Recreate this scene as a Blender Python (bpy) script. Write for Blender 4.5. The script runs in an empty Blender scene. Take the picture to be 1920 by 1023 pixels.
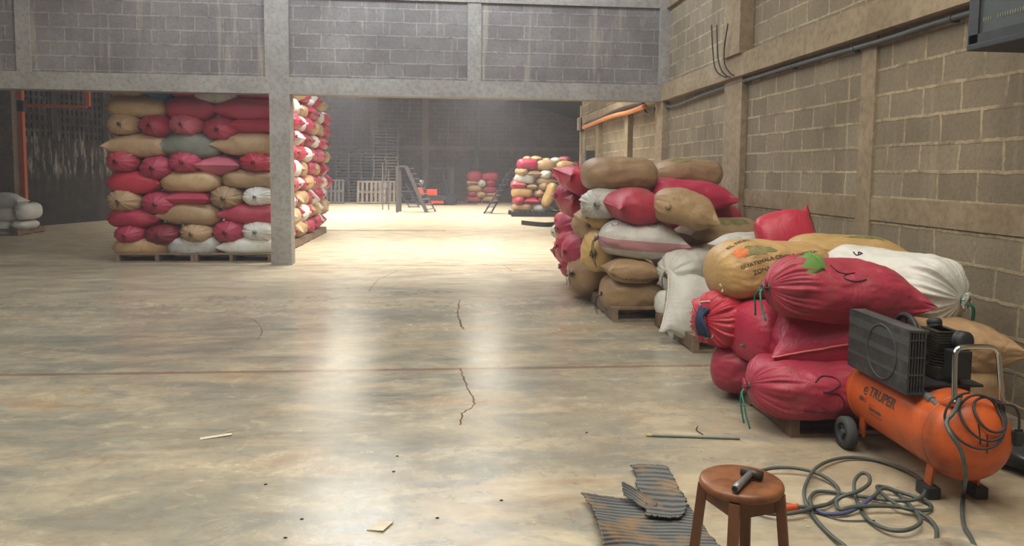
import bpy, bmesh, math, random
from mathutils import Vector, Matrix, noise
from math import sin, cos, pi, radians, sqrt, tan, atan2

sc = bpy.context.scene
COL = sc.collection

# ------------------------------------------------------------------ camera
FPX, PX, PY, EYE = 1400.0, 960.0, 430.0, 1.45
yaw, pitch, roll = radians(5.27), radians(-4.4), radians(0.6)
FW = Vector((sin(yaw) * cos(pitch), cos(yaw) * cos(pitch), sin(pitch)))
r0 = Vector((cos(yaw), -sin(yaw), 0)); u0 = r0.cross(FW)
RT = cos(roll) * r0 + sin(roll) * u0
UP = -sin(roll) * r0 + cos(roll) * u0
CAM = Vector((0, 0, EYE))
cam = bpy.data.cameras.new('camera')
cam.sensor_width = 36.0
cam.lens = FPX / 1920 * 36
cam.shift_y = -(511.5 - PY) / 1920
cam.clip_start = 0.05
cam.clip_end = 200
cob = bpy.data.objects.new('camera', cam); COL.objects.link(cob)
cob.matrix_world = Matrix(((RT.x, UP.x, -FW.x, 0), (RT.y, UP.y, -FW.y, 0), (RT.z, UP.z, -FW.z, EYE), (0, 0, 0, 1)))
sc.camera = cob

def ray(x, y): return FW + RT * ((x - PX) / FPX) - UP * ((y - PY) / FPX)
def gz(x, y, z=0.0):
    d = ray(x, y); return CAM + d * ((z - EYE) / d.z)
def gy(x, y, Y):
    d = ray(x, y); return CAM + d * (Y / d.y)
def gx(x, y, X):
    d = ray(x, y); return CAM + d * (X / d.x)

# ------------------------------------------------------------------ light, sky, exposure
sc.view_settings.view_transform = 'Standard'
sc.view_settings.look = 'None'
sc.view_settings.gamma = 1.0
sc.view_settings.use_curve_mapping = False
sc.view_settings.exposure = 0.0
sc.cycles.use_denoising = True
sc.cycles.max_bounces = 6
sc.cycles.diffuse_bounces = 4
sc.cycles.volume_bounces = 1
sc.cycles.volume_step_rate = 4
sc.cycles.sample_clamp_indirect = 4.0
wd = bpy.data.worlds.new('overcast_sky'); sc.world = wd; wd.use_nodes = True
bg = wd.node_tree.nodes['Background']
bg.inputs[0].default_value = (0.62, 0.72, 0.85, 1); bg.inputs[1].default_value = 1.1

def area(name, loc, size, power, color, rot=(0, 0, 0), spread=180):
    l = bpy.data.lights.new(name, 'AREA'); l.shape = 'RECTANGLE'; l.size, l.size_y = size
    l.energy = power; l.color = color; l.spread = radians(spread)
    o = bpy.data.objects.new(name, l); COL.objects.link(o); o.location = loc; o.rotation_euler = rot
    return o
# daylight through the translucent roof sheets of the near hall, plus an added wall lamp
WARM = (1.0, 0.93, 0.80); COOL = (0.78, 0.88, 1.0); SUNW = (1.0, 0.94, 0.84)
area('skylight_near', (0.9, 1.6, 6.1), (4.0, 5.0), 200, WARM)
area('skylight_middle', (-4.5, 2.2, 6.1), (4.0, 5.0), 80, (0.92, 0.97, 0.96))
area('wall_fill_lamp', (-0.6, 9.3, 6.0), (5.0, 0.8), 220, (0.70, 0.82, 1.0), rot=(radians(58), 0, 0))  # added cool lamp, tilted to brighten the upper cross wall
# the strip whose light comes through the opening under the beam
area('skylight_strip', (-0.1, 14.05, 5.02), (4.6, 0.7), 370, SUNW, spread=110)
# long roof sheets of the far hall
area('skylight_far', (-3.6, 25.5, 5.12), (1.7, 12.0), 900, SUNW, spread=120)
area('skylight_far_east', (1.5, 25.5, 5.24), (1.1, 12.0), 700, SUNW, spread=120)
# fine dust hanging in both halls
vs = wd.node_tree.nodes.new('ShaderNodeVolumeScatter'); vs.inputs['Color'].default_value = (0.78, 0.84, 1.0, 1); vs.inputs['Density'].default_value = 0.0038
vs.inputs['Anisotropy'].default_value = 0.35
wd.node_tree.links.new(vs.outputs[0], wd.node_tree.nodes['World Output'].inputs['Volume'])

# ------------------------------------------------------------------ node helpers
def mat(name):
    m = bpy.data.materials.new(name); m.use_nodes = True
    nt = m.node_tree; b = nt.nodes['Principled BSDF']
    return m, nt, b
def nd(nt, t, **k):
    n = nt.nodes.new(t)
    for a, v in k.items():
        if a in n.inputs.keys() if hasattr(n.inputs, 'keys') else False: n.inputs[a].default_value = v
        elif hasattr(n, a): setattr(n, a, v)
        else: n.inputs[a.replace('_', ' ')].default_value = v
    return n
def lk(nt, a, b): nt.links.new(a, b)
def ramp(nt, fac, stops):
    n = nt.nodes.new('ShaderNodeValToRGB'); r = n.color_ramp
    while len(r.elements) < len(stops): r.elements.new(0.5)
    for e, (p, c) in zip(r.elements, stops):
        e.position = p; e.color = (c[0], c[1], c[2], 1) if not isinstance(c, (int, float)) else (c, c, c, 1)
    lk(nt, fac, n.inputs[0]); return n.outputs[0]
def math_(nt, op, a, b=None, c=None):
    n = nt.nodes.new('ShaderNodeMath'); n.operation = op
    for i, v in enumerate((a, b, c)):
        if v is None: continue
        if isinstance(v, (int, float)): n.inputs[i].default_value = v
        else: lk(nt, v, n.inputs[i])
    return n.outputs[0]
def mix(nt, f, a, b, mode='MIX'):
    n = nt.nodes.new('ShaderNodeMix'); n.data_type = 'RGBA'; n.blend_type = mode
    for s, v in ((0, f), (6, a), (7, b)):
        if isinstance(v, (int, float)): n.inputs[s].default_value = v
        elif isinstance(v, tuple): n.inputs[s].default_value = (v[0], v[1], v[2], 1)
        else: lk(nt, v, n.inputs[s])
    return n.outputs[2]
def coords(nt, kind='Object', scale=(1, 1, 1), rot=(0, 0, 0), loc=(0, 0, 0)):
    t = nt.nodes.new('ShaderNodeTexCoord'); m = nt.nodes.new('ShaderNodeMapping')
    m.inputs['Scale'].default_value = scale; m.inputs['Rotation'].default_value = rot; m.inputs['Location'].default_value = loc
    lk(nt, t.outputs[kind], m.inputs[0]); return m.outputs[0]
def noi(nt, vec, scale, detail=4, rough=0.55, dist=0.0):
    n = nt.nodes.new('ShaderNodeTexNoise'); lk(nt, vec, n.inputs['Vector'])
    n.inputs['Scale'].default_value = scale; n.inputs['Detail'].default_value = detail
    n.inputs['Roughness'].default_value = rough; n.inputs['Distortion'].default_value = dist
    return n.outputs[0]
def bump(nt, b, h, strength=0.3, dist=0.02):
    n = nt.nodes.new('ShaderNodeBump'); n.inputs['Strength'].default_value = strength
    n.inputs['Distance'].default_value = dist; lk(nt, h, n.inputs['Height']); lk(nt, n.outputs[0], b.inputs['Normal'])

def s2l(c):
    return tuple(((v / 255) / 12.92 if v / 255 <= 0.04045 else ((v / 255 + 0.055) / 1.055) ** 2.4) for v in c)

def simple(name, rgb, rough=0.5, metal=0.0, var=0.12, scale=12, bmp=0.15, dirt=None):
    m, nt, b = mat(name); c = s2l(rgb)
    v = coords(nt); n = noi(nt, v, scale, 5, 0.6)
    lo = tuple(x * (1 - var) for x in c); hi = tuple(min(1, x * (1 + var)) for x in c)
    col = ramp(nt, n, [(0.3, lo), (0.7, hi)])
    if dirt:
        n2 = noi(nt, v, scale * 0.35, 6, 0.65)
        col = mix(nt, ramp(nt, n2, [(0.5, 0.0), (0.68, 0.85)]), col, s2l(dirt))
    lk(nt, col, b.inputs['Base Color']); b.inputs['Roughness'].default_value = rough; b.inputs['Metallic'].default_value = metal
    if bmp: bump(nt, b, n, bmp, 0.004)
    return m

# block work: world coordinates, courses 0.205 high, blocks 0.41 long
def block_mat(name, axis, c1, c2, mortar, lime=0.35, off=(0, 0)):
    m, nt, b = mat(name)
    t = nt.nodes.new('ShaderNodeTexCoord'); s = nt.nodes.new('ShaderNodeSeparateXYZ'); lk(nt, t.outputs['Object'], s.inputs[0])
    cb = nt.nodes.new('ShaderNodeCombineXYZ')
    nz = noi(nt, t.outputs['Object'], 3.5, 3)
    wob = math_(nt, 'MULTIPLY', math_(nt, 'SUBTRACT', nz, 0.5), 0.05)
    fz = noi(nt, t.outputs['Object'], 22, 3)
    wob2 = math_(nt, 'MULTIPLY', math_(nt, 'SUBTRACT', fz, 0.5), 0.022)
    lk(nt, math_(nt, 'ADD', math_(nt, 'ADD', s.outputs[axis], off[0]), math_(nt, 'ADD', wob, wob2)), cb.inputs[0])
    lk(nt, math_(nt, 'ADD', math_(nt, 'ADD', s.outputs[2], off[1]), math_(nt, 'ADD', math_(nt, 'MULTIPLY', wob, 0.5), wob2)), cb.inputs[1])
    br = nt.nodes.new('ShaderNodeTexBrick'); lk(nt, cb.outputs[0], br.inputs['Vector'])
    br.inputs['Scale'].default_value = 1.0; br.inputs['Brick Width'].default_value = 0.41; br.inputs['Row Height'].default_value = 0.205
    br.inputs['Mortar Size'].default_value = 0.014; br.inputs['Mortar Smooth'].default_value = 0.4; br.inputs['Bias'].default_value = 0.0
    br.inputs['Color1'].default_value = (*s2l(c1), 1); br.inputs['Color2'].default_value = (*s2l(c2), 1); br.inputs['Mortar'].default_value = (*s2l(mortar), 1)
    v = coords(nt)
    n1 = noi(nt, v, 1.1, 5, 0.6); n2 = noi(nt, v, 28, 5, 0.7); n3 = noi(nt, v, 5.5, 5, 0.7)
    # mortar only shows light where it is clean
    mo = mix(nt, ramp(nt, n3, [(0.48, 0.0), (0.66, 0.75)]), br.outputs['Color'], mix(nt, br.outputs['Fac'], br.outputs['Color'], s2l(tuple((a * 0.75) for a in c1))))
    col = mix(nt, ramp(nt, n1, [(0.3, 0.0), (0.75, 0.5)]), mo, s2l(tuple(a * 0.82 for a in c2)), 'MULTIPLY')
    col = mix(nt, ramp(nt, n2, [(0.3, 0.4), (0.55, 0.0)]), col, s2l(tuple(a * 0.6 for a in c1)))
    # lime runs, stretched vertically
    vs = coords(nt, scale=(7, 7, 0.55)); n4 = noi(nt, vs, 1.0, 4, 0.6)
    col = mix(nt, math_(nt, 'MULTIPLY', ramp(nt, n4, [(0.58, 0.0), (0.74, 1.0)]), lime), col, s2l((196, 184, 160)))
    lk(nt, col, b.inputs['Base Color']); b.inputs['Roughness'].default_value = 0.93
    b.inputs['Specular IOR Level'].default_value = 0.2
    h = math_(nt, 'ADD', math_(nt, 'MULTIPLY', br.outputs['Fac'], 0.8), math_(nt, 'ADD', math_(nt, 'MULTIPLY', n2, 0.9), n3))
    bump(nt, b, h, 0.5, 0.012)
    return m
M = {}
M['block_x'] = block_mat('block_wall_across', 0, (148, 142, 138), (138, 131, 127), (168, 161, 152), 0.5)
M['block_y'] = block_mat('block_wall_along', 1, (164, 152, 130), (146, 134, 114), (196, 180, 148), 0.25, off=(0.1, -0.045))
M['block_far'] = block_mat('block_wall_far', 0, (118, 106, 102), (104, 94, 92), (150, 140, 132), 0.3)

def concrete(name, rgb, dark, stain=0.5):
    m, nt, b = mat(name); v = coords(nt)
    n1 = noi(nt, v, 1.6, 6, 0.65); n2 = noi(nt, v, 14, 6, 0.7); n3 = noi(nt, coords(nt, scale=(3, 3, 12)), 1.5, 4)
    col = ramp(nt, n1, [(0.3, s2l(dark)), (0.7, s2l(rgb))])
    col = mix(nt, ramp(nt, n2, [(0.32, stain), (0.55, 0.0)]), col, s2l(tuple(a * 0.7 for a in dark)))
    col = mix(nt, ramp(nt, n3, [(0.5, 0.0), (0.8, 0.35)]), col, s2l((168, 142, 116)))
    lk(nt, col, b.inputs['Base Color']); b.inputs['Roughness'].default_value = 0.88; b.inputs['Specular IOR Level'].default_value = 0.25
    bump(nt, b, math_(nt, 'ADD', n2, n1), 0.4, 0.015)
    return m
M['beam'] = concrete('beam_concrete', (170, 166, 158), (144, 139, 132))
M['beam_warm'] = concrete('side_beam_concrete', (172, 156, 130), (140, 124, 100))
M['plaster'] = concrete('plaster', (140, 126, 112), (112, 100, 90))

# floor: worn power-trowelled slab with clay dust
def floor_mat():
    m, nt, b = mat('worn_concrete_floor')
    v = coords(nt); vx = coords(nt, scale=(0.55, 1.25, 1)); vd = coords(nt, scale=(0.5, 1.6, 1), rot=(0, 0, 0.5))
    a = noi(nt, vx, 0.9, 7, 0.62, 0.4); c = noi(nt, vd, 1.3, 8, 0.68, 0.8); d = noi(nt, v, 9, 8, 0.72, 0.3); e = noi(nt, vx, 3.3, 6, 0.65, 0.6)
    s = nt.nodes.new('ShaderNodeSeparateXYZ'); lk(nt, v, s.inputs[0]); X, Y = s.outputs[0], s.outputs[1]
    grey = ramp(nt, a, [(0.30, s2l((108, 114, 112))), (0.48, s2l((138, 138, 128))), (0.66, s2l((170, 164, 146)))])
    tan_ = ramp(nt, e, [(0.35, s2l((164, 150, 126))), (0.65, s2l((202, 190, 164)))])
    # clay dust lies thicker towards the far hall and the near east side
    fy = nt.nodes.new('ShaderNodeMapRange'); lk(nt, math_(nt, 'ADD', Y, math_(nt, 'MULTIPLY', a, 3.0)), fy.inputs[0])
    fy.inputs[1].default_value = 7.5; fy.inputs[2].default_value = 13.0
    fn = nt.nodes.new('ShaderNodeMapRange'); lk(nt, math_(nt, 'SUBTRACT', math_(nt, 'MULTIPLY', X, 0.8), math_(nt, 'SUBTRACT', Y, math_(nt, 'MULTIPLY', e, 3.0))), fn.inputs[0])
    fn.inputs[1].default_value = -4.2; fn.inputs[2].default_value = 0.2; fn.inputs[4].default_value = 0.72
    dust = math_(nt, 'MAXIMUM', fy.outputs[0], fn.outputs[0])
    dm = math_(nt, 'MINIMUM', math_(nt, 'ADD', math_(nt, 'MULTIPLY', ramp(nt, c, [(0.42, 0.0), (0.62, 1.0)]), 0.75), dust), 1.0)
    col = mix(nt, dm, grey, tan_)
    col = mix(nt, ramp(nt, c, [(0.56, 0.0), (0.70, 0.5)]), col, s2l((168, 128, 88)))
    col = mix(nt, ramp(nt, d, [(0.32, 0.3), (0.5, 0.0)]), col, s2l((116, 104, 92)))
    col = mix(nt, ramp(nt, e, [(0.62, 0.0), (0.72, 0.35)]), col, s2l((212, 202, 178)))
    g = noi(nt, coords(nt, scale=(0.8, 1.3, 1), loc=(4, 9, 0)), 2.6, 9, 0.74, 0.7)
    col = mix(nt, ramp(nt, g, [(0.52, 0.0), (0.62, 0.5)]), col, s2l((128, 132, 130)))
    g2 = noi(nt, coords(nt, scale=(0.9, 1.2, 1), loc=(14, 3, 0)), 4.5, 9, 0.76, 0.9)
    col = mix(nt, ramp(nt, g2, [(0.55, 0.0), (0.66, 0.42)]), col, s2l((214, 198, 166)))
    col = mix(nt, ramp(nt, g2, [(0.34, 0.38), (0.44, 0.0)]), col, s2l((150, 108, 76)))
    # pour joints
    j = 0.0; acc = None
    for y0, w in ((5.42, 0.03), (8.62, 0.012), (11.56, 0.025), (14.6, 0.012), (18.3, 0.03), (22.5, 0.03)):
        wy = math_(nt, 'ADD', Y, math_(nt, 'MULTIPLY', math_(nt, 'SUBTRACT', d, 0.5), 0.05))
        k = math_(nt, 'LESS_THAN', math_(nt, 'ABSOLUTE', math_(nt, 'SUBTRACT', wy, y0)), w)
        acc = k if acc is None else math_(nt, 'MAXIMUM', acc, k)
    col = mix(nt, math_(nt, 'MULTIPLY', acc, 0.6), col, s2l((122, 80, 56)))
    lk(nt, col, b.inputs['Base Color'])
    rg = nt.nodes.new('ShaderNodeMapRange'); lk(nt, math_(nt, 'ADD', math_(nt, 'MULTIPLY', dust, 0.5), math_(nt, 'ADD', math_(nt, 'MULTIPLY', d, 0.5), math_(nt, 'MULTIPLY', c, 0.5))), rg.inputs[0])
    rg.inputs[1].default_value = 0.3; rg.inputs[2].default_value = 1.0; rg.inputs[3].default_value = 0.09; rg.inputs[4].default_value = 0.42
    lk(nt, rg.outputs[0], b.inputs['Roughness']); b.inputs['Specular IOR Level'].default_value = 0.5
    h = math_(nt, 'SUBTRACT', math_(nt, 'ADD', math_(nt, 'MULTIPLY', d, 0.6), math_(nt, 'MULTIPLY', a, 0.6)), math_(nt, 'MULTIPLY', acc, 0.5))
    bump(nt, b, h, 0.12, 0.015)
    return m
M['floor'] = floor_mat()

# woven sack cloth
def sack_mat(name, rgb, rough=0.42, dirt=(120, 95, 70), da=0.35, stripe=None):
    m, nt, b = mat('sackcloth_' + name); c = s2l(rgb)
    v = coords(nt); oi = nt.nodes.new('ShaderNodeObjectInfo')
    ofs = nt.nodes.new('ShaderNodeVectorMath'); ofs.operation = 'ADD'; lk(nt, v, ofs.inputs[0])
    cr = nt.nodes.new('ShaderNodeCombineXYZ')
    for i in range(3): lk(nt, math_(nt, 'MULTIPLY', oi.outputs['Random'], 17.0 + 9 * i), cr.inputs[i])
    lk(nt, cr.outputs[0], ofs.inputs[1]); v2 = ofs.outputs[0]
    n1 = noi(nt, v2, 3.2, 5, 0.6); n2 = noi(nt, v2, 9, 6, 0.7, 0.5)
    col = ramp(nt, n1, [(0.3, tuple(x * 0.86 for x in c)), (0.7, tuple(min(1, x * 1.08) for x in c))])
    if stripe:
        s = nt.nodes.new('ShaderNodeSeparateXYZ'); lk(nt, v, s.inputs[0])
        k = math_(nt, 'LESS_THAN', math_(nt, 'ABSOLUTE', math_(nt, 'SUBTRACT', s.outputs[2], stripe[1])), stripe[2])
        col = mix(nt, math_(nt, 'MULTIPLY', k, 0.8), col, s2l(stripe[0]))
    val = nt.nodes.new('ShaderNodeHueSaturation'); lk(nt, col, val.inputs['Color'])
    vr = nt.nodes.new('ShaderNodeMapRange'); lk(nt, oi.outputs['Random'], vr.inputs[0]); vr.inputs[3].default_value = 0.82; vr.inputs[4].default_value = 1.1
    lk(nt, vr.outputs[0], val.inputs['Value'])
    hr = nt.nodes.new('ShaderNodeMapRange'); lk(nt, math_(nt, 'FRACT', math_(nt, 'MULTIPLY', oi.outputs['Random'], 7.3)), hr.inputs[0]); hr.inputs[3].default_value = 0.494; hr.inputs[4].default_value = 0.504
    lk(nt, hr.outputs[0], val.inputs['Hue'])
    col = mix(nt, ramp(nt, n2, [(0.52, 0.0), (0.72, da)]), val.outputs[0], s2l(dirt))
    lk(nt, col, b.inputs['Base Color']); b.inputs['Roughness'].default_value = rough
    b.inputs['Specular IOR Level'].default_value = 0.45
    w = nt.nodes.new('ShaderNodeTexWave'); w.wave_type = 'BANDS'; w.bands_direction = 'X'; lk(nt, v, w.inputs['Vector'])
    w.inputs['Scale'].default_value = 45; w.inputs['Distortion'].default_value = 1.5
    rid = noi(nt, v2, 9, 5, 0.62, 1.2)
    h = math_(nt, 'ADD', math_(nt, 'MULTIPLY', w.outputs['Fac'], 0.12), math_(nt, 'ADD', math_(nt, 'MULTIPLY', math_(nt, 'ABSOLUTE', math_(nt, 'SUBTRACT', rid, 0.5)), 5.0), noi(nt, v2, 40, 3)))
    bump(nt, b, h, 0.34, 0.006)
    return m
SK = {
 'red': sack_mat('red', (178, 60, 82)), 'crimson': sack_mat('crimson', (188, 52, 76), 0.36, da=0.2),
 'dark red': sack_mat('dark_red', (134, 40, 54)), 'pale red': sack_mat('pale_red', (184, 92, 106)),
 'tan': sack_mat('tan', (182, 152, 114)), 'brown': sack_mat('brown', (172, 144, 110)), 'yellow': sack_mat('yellow', (194, 160, 106)),
 'white': sack_mat('white', (222, 222, 216), da=0.25), 'dirty white': sack_mat('dirty_white', (196, 196, 190), da=0.6),
 'grey': sack_mat('grey', (132, 134, 122)), 'blue': sack_mat('blue', (60, 104, 150)),
 'striped': sack_mat('striped', (218, 216, 212), da=0.2, stripe=((190, 116, 130), -0.045, 0.05)),
}
M['twine'] = simple('dark_twine', (52, 46, 44), 0.8)
M['green_twine'] = simple('green_twine', (40, 128, 112), 0.6)
M['ivory'] = simple('ivory_thread', (226, 214, 190), 0.8)
M['pinkthread'] = simple('pink_thread', (226, 130, 130), 0.8)
M['ink'] = simple('marker_ink', (62, 34, 50), 0.7, bmp=0)
M['print_dark'] = simple('faded_print', (88, 74, 66), 0.7, var=0.3, scale=40, bmp=0)
M['print_grey'] = simple('grey_print', (150, 150, 156), 0.7, var=0.2, scale=40, bmp=0)
M['print_green'] = simple('green_print', (112, 116, 74), 0.7, var=0.3, scale=30, bmp=0, dirt=(170, 140, 90))
M['print_orange'] = simple('orange_print', (214, 120, 70), 0.7, var=0.2, scale=30, bmp=0)
M['rag'] = simple('green_rag', (98, 136, 66), 0.85)
M['denim'] = simple('blue_rag', (52, 66, 96), 0.9, var=0.3)
M['pallet'] = simple('pallet_wood', (128, 108, 88), 0.85, var=0.3, scale=9, dirt=(90, 78, 68))
M['pallet_dark'] = simple('weathered_pallet_wood', (98, 94, 96), 0.85, var=0.3, scale=4)
M['pallet_pale'] = simple('pale_pallet_wood', (132, 122, 112), 0.85, var=0.3, scale=4)
M['orange'] = simple('orange_enamel', (214, 100, 48), 0.38, var=0.1, scale=7, bmp=0.05, dirt=(112, 66, 44))
M['black'] = simple('black_metal', (44, 46, 48), 0.55, 0.2, var=0.3)
M['smoke'] = simple('dusty_black_plastic', (66, 68, 70), 0.6, 0, var=0.25, dirt=(100, 96, 90))
M['iron'] = simple('oily_cast_iron', (74, 70, 60), 0.45, 0.5, var=0.3, scale=20)
M['chrome'] = simple('chrome', (225, 225, 225), 0.12, 1.0, var=0.05, bmp=0)
M['brass'] = simple('brass', (150, 134, 100), 0.4, 0.8)
M['steel'] = simple('dull_steel', (142, 142, 144), 0.35, 0.45, scale=25)
M['steel_paint'] = simple('grey_painted_steel', (92, 88, 90), 0.6, 0.2)
M['rod'] = simple('galvanised_rod', (140, 144, 138), 0.5, 0.2)
M['rubber'] = simple('black_rubber', (46, 50, 50), 0.55)
M['tyre'] = simple('grey_rubber', (74, 78, 80), 0.75)
M['hose'] = simple('grey_green_hose', (82, 90, 86), 0.42, var=0.15)
M['hose_blue'] = simple('blue_hose_tape', (84, 90, 126), 0.5)
M['wood_seat'] = simple('varnished_wood', (132, 84, 54), 0.36, var=0.35, scale=16, dirt=(84, 54, 38))
M['wood_leg'] = simple('brown_wood', (122, 80, 56), 0.5, var=0.25, scale=8)
M['truck_orange'] = simple('forklift_orange', (216, 76, 46), 0.45)
M['truck_dark'] = simple('forklift_grey', (44, 50, 60), 0.6)
M['gate_orange'] = simple('orange_gate_paint', (190, 92, 54), 0.55)
M['conduit'] = simple('grey_conduit', (88, 92, 92), 0.55)
M['orange_duct'] = simple('orange_conduit', (226, 142, 88), 0.5)
M['cable'] = simple('black_cable', (56, 56, 60), 0.6)
M['rebar'] = simple('rusty_steel_bar', (58, 46, 42), 0.7, 0.4)
M['box_green'] = simple('dark_green_grey_plastic', (62, 70, 70), 0.6, var=0.1)
M['slot'] = simple('pale_slot', (132, 134, 120), 0.7)
M['post'] = simple('pale_wood_post', (170, 156, 138), 0.8)
M['paper'] = simple('paper', (214, 206, 188), 0.9)
M['peel'] = simple('peeling_paint_board', (176, 170, 150), 0.8, var=0.15, scale=6, dirt=(96, 72, 66))
M['bag_black'] = simple('black_plastic', (48, 52, 54), 0.35)
M['straw'] = simple('straw', (206, 186, 138), 0.9)

def mat_rubber_mat():
    m, nt, b = mat('ribbed_rubber_mat'); v = coords(nt)
    w = nt.nodes.new('ShaderNodeTexWave'); w.bands_direction = 'Y'; lk(nt, coords(nt, 'UV'), w.inputs['Vector'])
    w.inputs['Scale'].default_value = 9.0; w.inputs['Distortion'].default_value = 0.3
    n = noi(nt, v, 4.5, 6, 0.65); n2 = noi(nt, v, 30, 5, 0.7)
    col = ramp(nt, w.outputs['Fac'], [(0.2, s2l((62, 66, 68))), (0.7, s2l((108, 112, 112)))])
    col = mix(nt, ramp(nt, n, [(0.52, 0.0), (0.64, 0.75)]), col, s2l((150, 122, 88)))
    col = mix(nt, ramp(nt, n2, [(0.5, 0.0), (0.7, 0.3)]), col, s2l((120, 110, 96)))
    lk(nt, col, b.inputs['Base Color']); b.inputs['Roughness'].default_value = 0.6
    bump(nt, b, w.outputs['Fac'], 0.6, 0.008); return m
M['mat'] = mat_rubber_mat()

def mat_stained_wall():
    m, nt, b = mat('stained_pierced_wall'); v = coords(nt)
    s = nt.nodes.new('ShaderNodeSeparateXYZ'); lk(nt, v, s.inputs[0])
    vs = coords(nt, scale=(5, 5, 0.9)); n = noi(nt, vs, 1.3, 7, 0.75); n2 = noi(nt, v, 3, 5)
    band = ramp(nt, math_(nt, 'MULTIPLY', s.outputs[2], 0.25), [(0.05, 0.0), (0.28, 0.15), (0.34, 1.0), (0.52, 1.0), (0.60, 0.2)])
    k = math_(nt, 'MULTIPLY', math_(nt, 'MULTIPLY', ramp(nt, n, [(0.5, 0.0), (0.62, 1.0)]), band), 0.6)
    col = mix(nt, k, ramp(nt, n2, [(0.3, s2l((34, 33, 34))), (0.7, s2l((62, 56, 52)))]), s2l((190, 184, 176)))
    lk(nt, col, b.inputs['Base Color']); b.inputs['Roughness'].default_value = 0.9; return m
M['stained'] = mat_stained_wall()

def emis(name, rgb, strength):
    m, nt, b = mat(name); b.inputs['Base Color'].default_value = (0.8, 0.8, 0.8, 1)
    b.inputs['Emission Color'].default_value = (*rgb, 1); b.inputs['Emission Strength'].default_value = strength
    return m
M['sheet'] = emis('translucent_roof_sheet', (1.0, 0.93, 0.8), 3.0)
M['clerestory'] = emis('clerestory_daylight', (0.85, 0.93, 1.0), 22.0)
M['yard_glow'] = emis('daylight_beyond_pierced_wall', (0.85, 0.9, 1.0), 0.55)
M['roof'] = simple('grey_roof_sheet', (74, 78, 86), 0.7)

# ------------------------------------------------------------------ mesh helpers
def link(name, bm, m, parent=None, smooth=False, loc=None):
    me = bpy.data.meshes.new(name)
    bm.normal_update(); bm.to_mesh(me); bm.free()
    if smooth: me.polygons.foreach_set('use_smooth', [True] * len(me.polygons))
    for x in (m if isinstance(m, (list, tuple)) else [m]): me.materials.append(x)
    o = bpy.data.objects.new(name, me); COL.objects.link(o)
    if parent is not None: o.parent = parent
    if loc is not None: o.location = loc
    return o
def tag(o, label, cat, group=None):
    o['label'] = label; o['category'] = cat
    if group: o['group'] = group
    return o
def struct(o): o['kind'] = 'structure'; return o
def empty(name, loc=(0, 0, 0), rz=0.0):
    o = bpy.data.objects.new(name, None); COL.objects.link(o); o.location = loc; o.rotation_euler = (0, 0, rz)
    o.empty_display_size = 0.1; return o
def copy_tree(o, parent=None):
    c = o.copy(); COL.objects.link(c)
    if parent is not None: c.parent = parent
    for ch in [x for x in bpy.data.objects if x.parent == o]: copy_tree(ch, c)
    return c
def box(bm, x0, y0, z0, x1, y1, z1, bev=0.0):
    r = bmesh.ops.create_cube(bm, size=1.0)
    vs = r['verts']
    for v in vs:
        v.co = Vector(((x0 + x1) / 2 + v.co.x * (x1 - x0), (y0 + y1) / 2 + v.co.y * (y1 - y0), (z0 + z1) / 2 + v.co.z * (z1 - z0)))
    if bev:
        es = list({e for v in vs for e in v.link_edges})
        bmesh.ops.bevel(bm, geom=es, offset=bev, segments=2, affect='EDGES', profile=0.7)
    return vs
def obox(bm, c, sx, sy, sz, mtx, bev=0.0):
    r = bmesh.ops.create_cube(bm, size=1.0); vs = r['verts']
    for v in vs: v.co = Vector((v.co.x * sx, v.co.y * sy, v.co.z * sz))
    if bev:
        es = list({e for v in vs for e in v.link_edges})
        g = bmesh.ops.bevel(bm, geom=es, offset=bev, segments=2, affect='EDGES'); vs = list({v for f in g['faces'] for v in f.verts} | {v for v in vs if v.is_valid})
    for v in vs: v.co = mtx @ v.co + Vector(c)
def rotm(axis, a): return Matrix.Rotation(a, 3, axis)
def bar(bm, a, b, w, h, up=(0, 0, 1)):
    a, b = Vector(a), Vector(b); d = (b - a); L = d.length; d.normalize(); up = Vector(up)
    if abs(d.dot(up)) > 0.99: up = Vector((0, 1, 0))
    s = d.cross(up).normalized(); t = s.cross(d)
    mt = Matrix((d, s, t)).transposed()
    obox(bm, (a + b) / 2, L, w, h, mt)
def tube(bm, pts, r, seg=8, closed=False, cap=True):
    pts = [Vector(p) for p in pts]; n = len(pts); rings = []
    prev = None
    for i, p in enumerate(pts):
        if closed: d = pts[(i + 1) % n] - pts[i - 1]
        else: d = pts[min(i + 1, n - 1)] - pts[max(i - 1, 0)]
        d.normalize()
        if prev is None:
            up = Vector((0, 0, 1)) if abs(d.z) < 0.9 else Vector((1, 0, 0)); s = d.cross(up).normalized()
        else:
            s = prev - d * prev.dot(d); s.normalize()
        prev = s; t = d.cross(s); rr = r[i] if isinstance(r, (list, tuple)) else r
        rings.append([bm.verts.new(p + (s * cos(2 * pi * k / seg) + t * sin(2 * pi * k / seg)) * rr) for k in range(seg)])
    m = n if closed else n - 1
    for i in range(m):
        A, B = rings[i], rings[(i + 1) % n]
        for k in range(seg): bm.faces.new((A[k], B[k], B[(k + 1) % seg], A[(k + 1) % seg]))
    if cap and not closed:
        bm.faces.new(rings[0]); bm.faces.new(rings[-1][::-1])
def spline(pts, n=8, closed=False):
    P = [Vector(p) for p in pts]; out = []; N = len(P)
    for i in range(N if closed else N - 1):
        g = (lambda k: P[k % N]) if closed else (lambda k: P[max(0, min(N - 1, k))])
        a, b, c, d = g(i - 1), g(i), g(i + 1), g(i + 2)
        for j in range(n):
            t = j / n
            out.append(0.5 * ((2 * b) + (c - a) * t + (2 * a - 5 * b + 4 * c - d) * t * t + (3 * b - a - 3 * c + d) * t ** 3))
    if not closed: out.append(P[-1])
    return out
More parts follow.
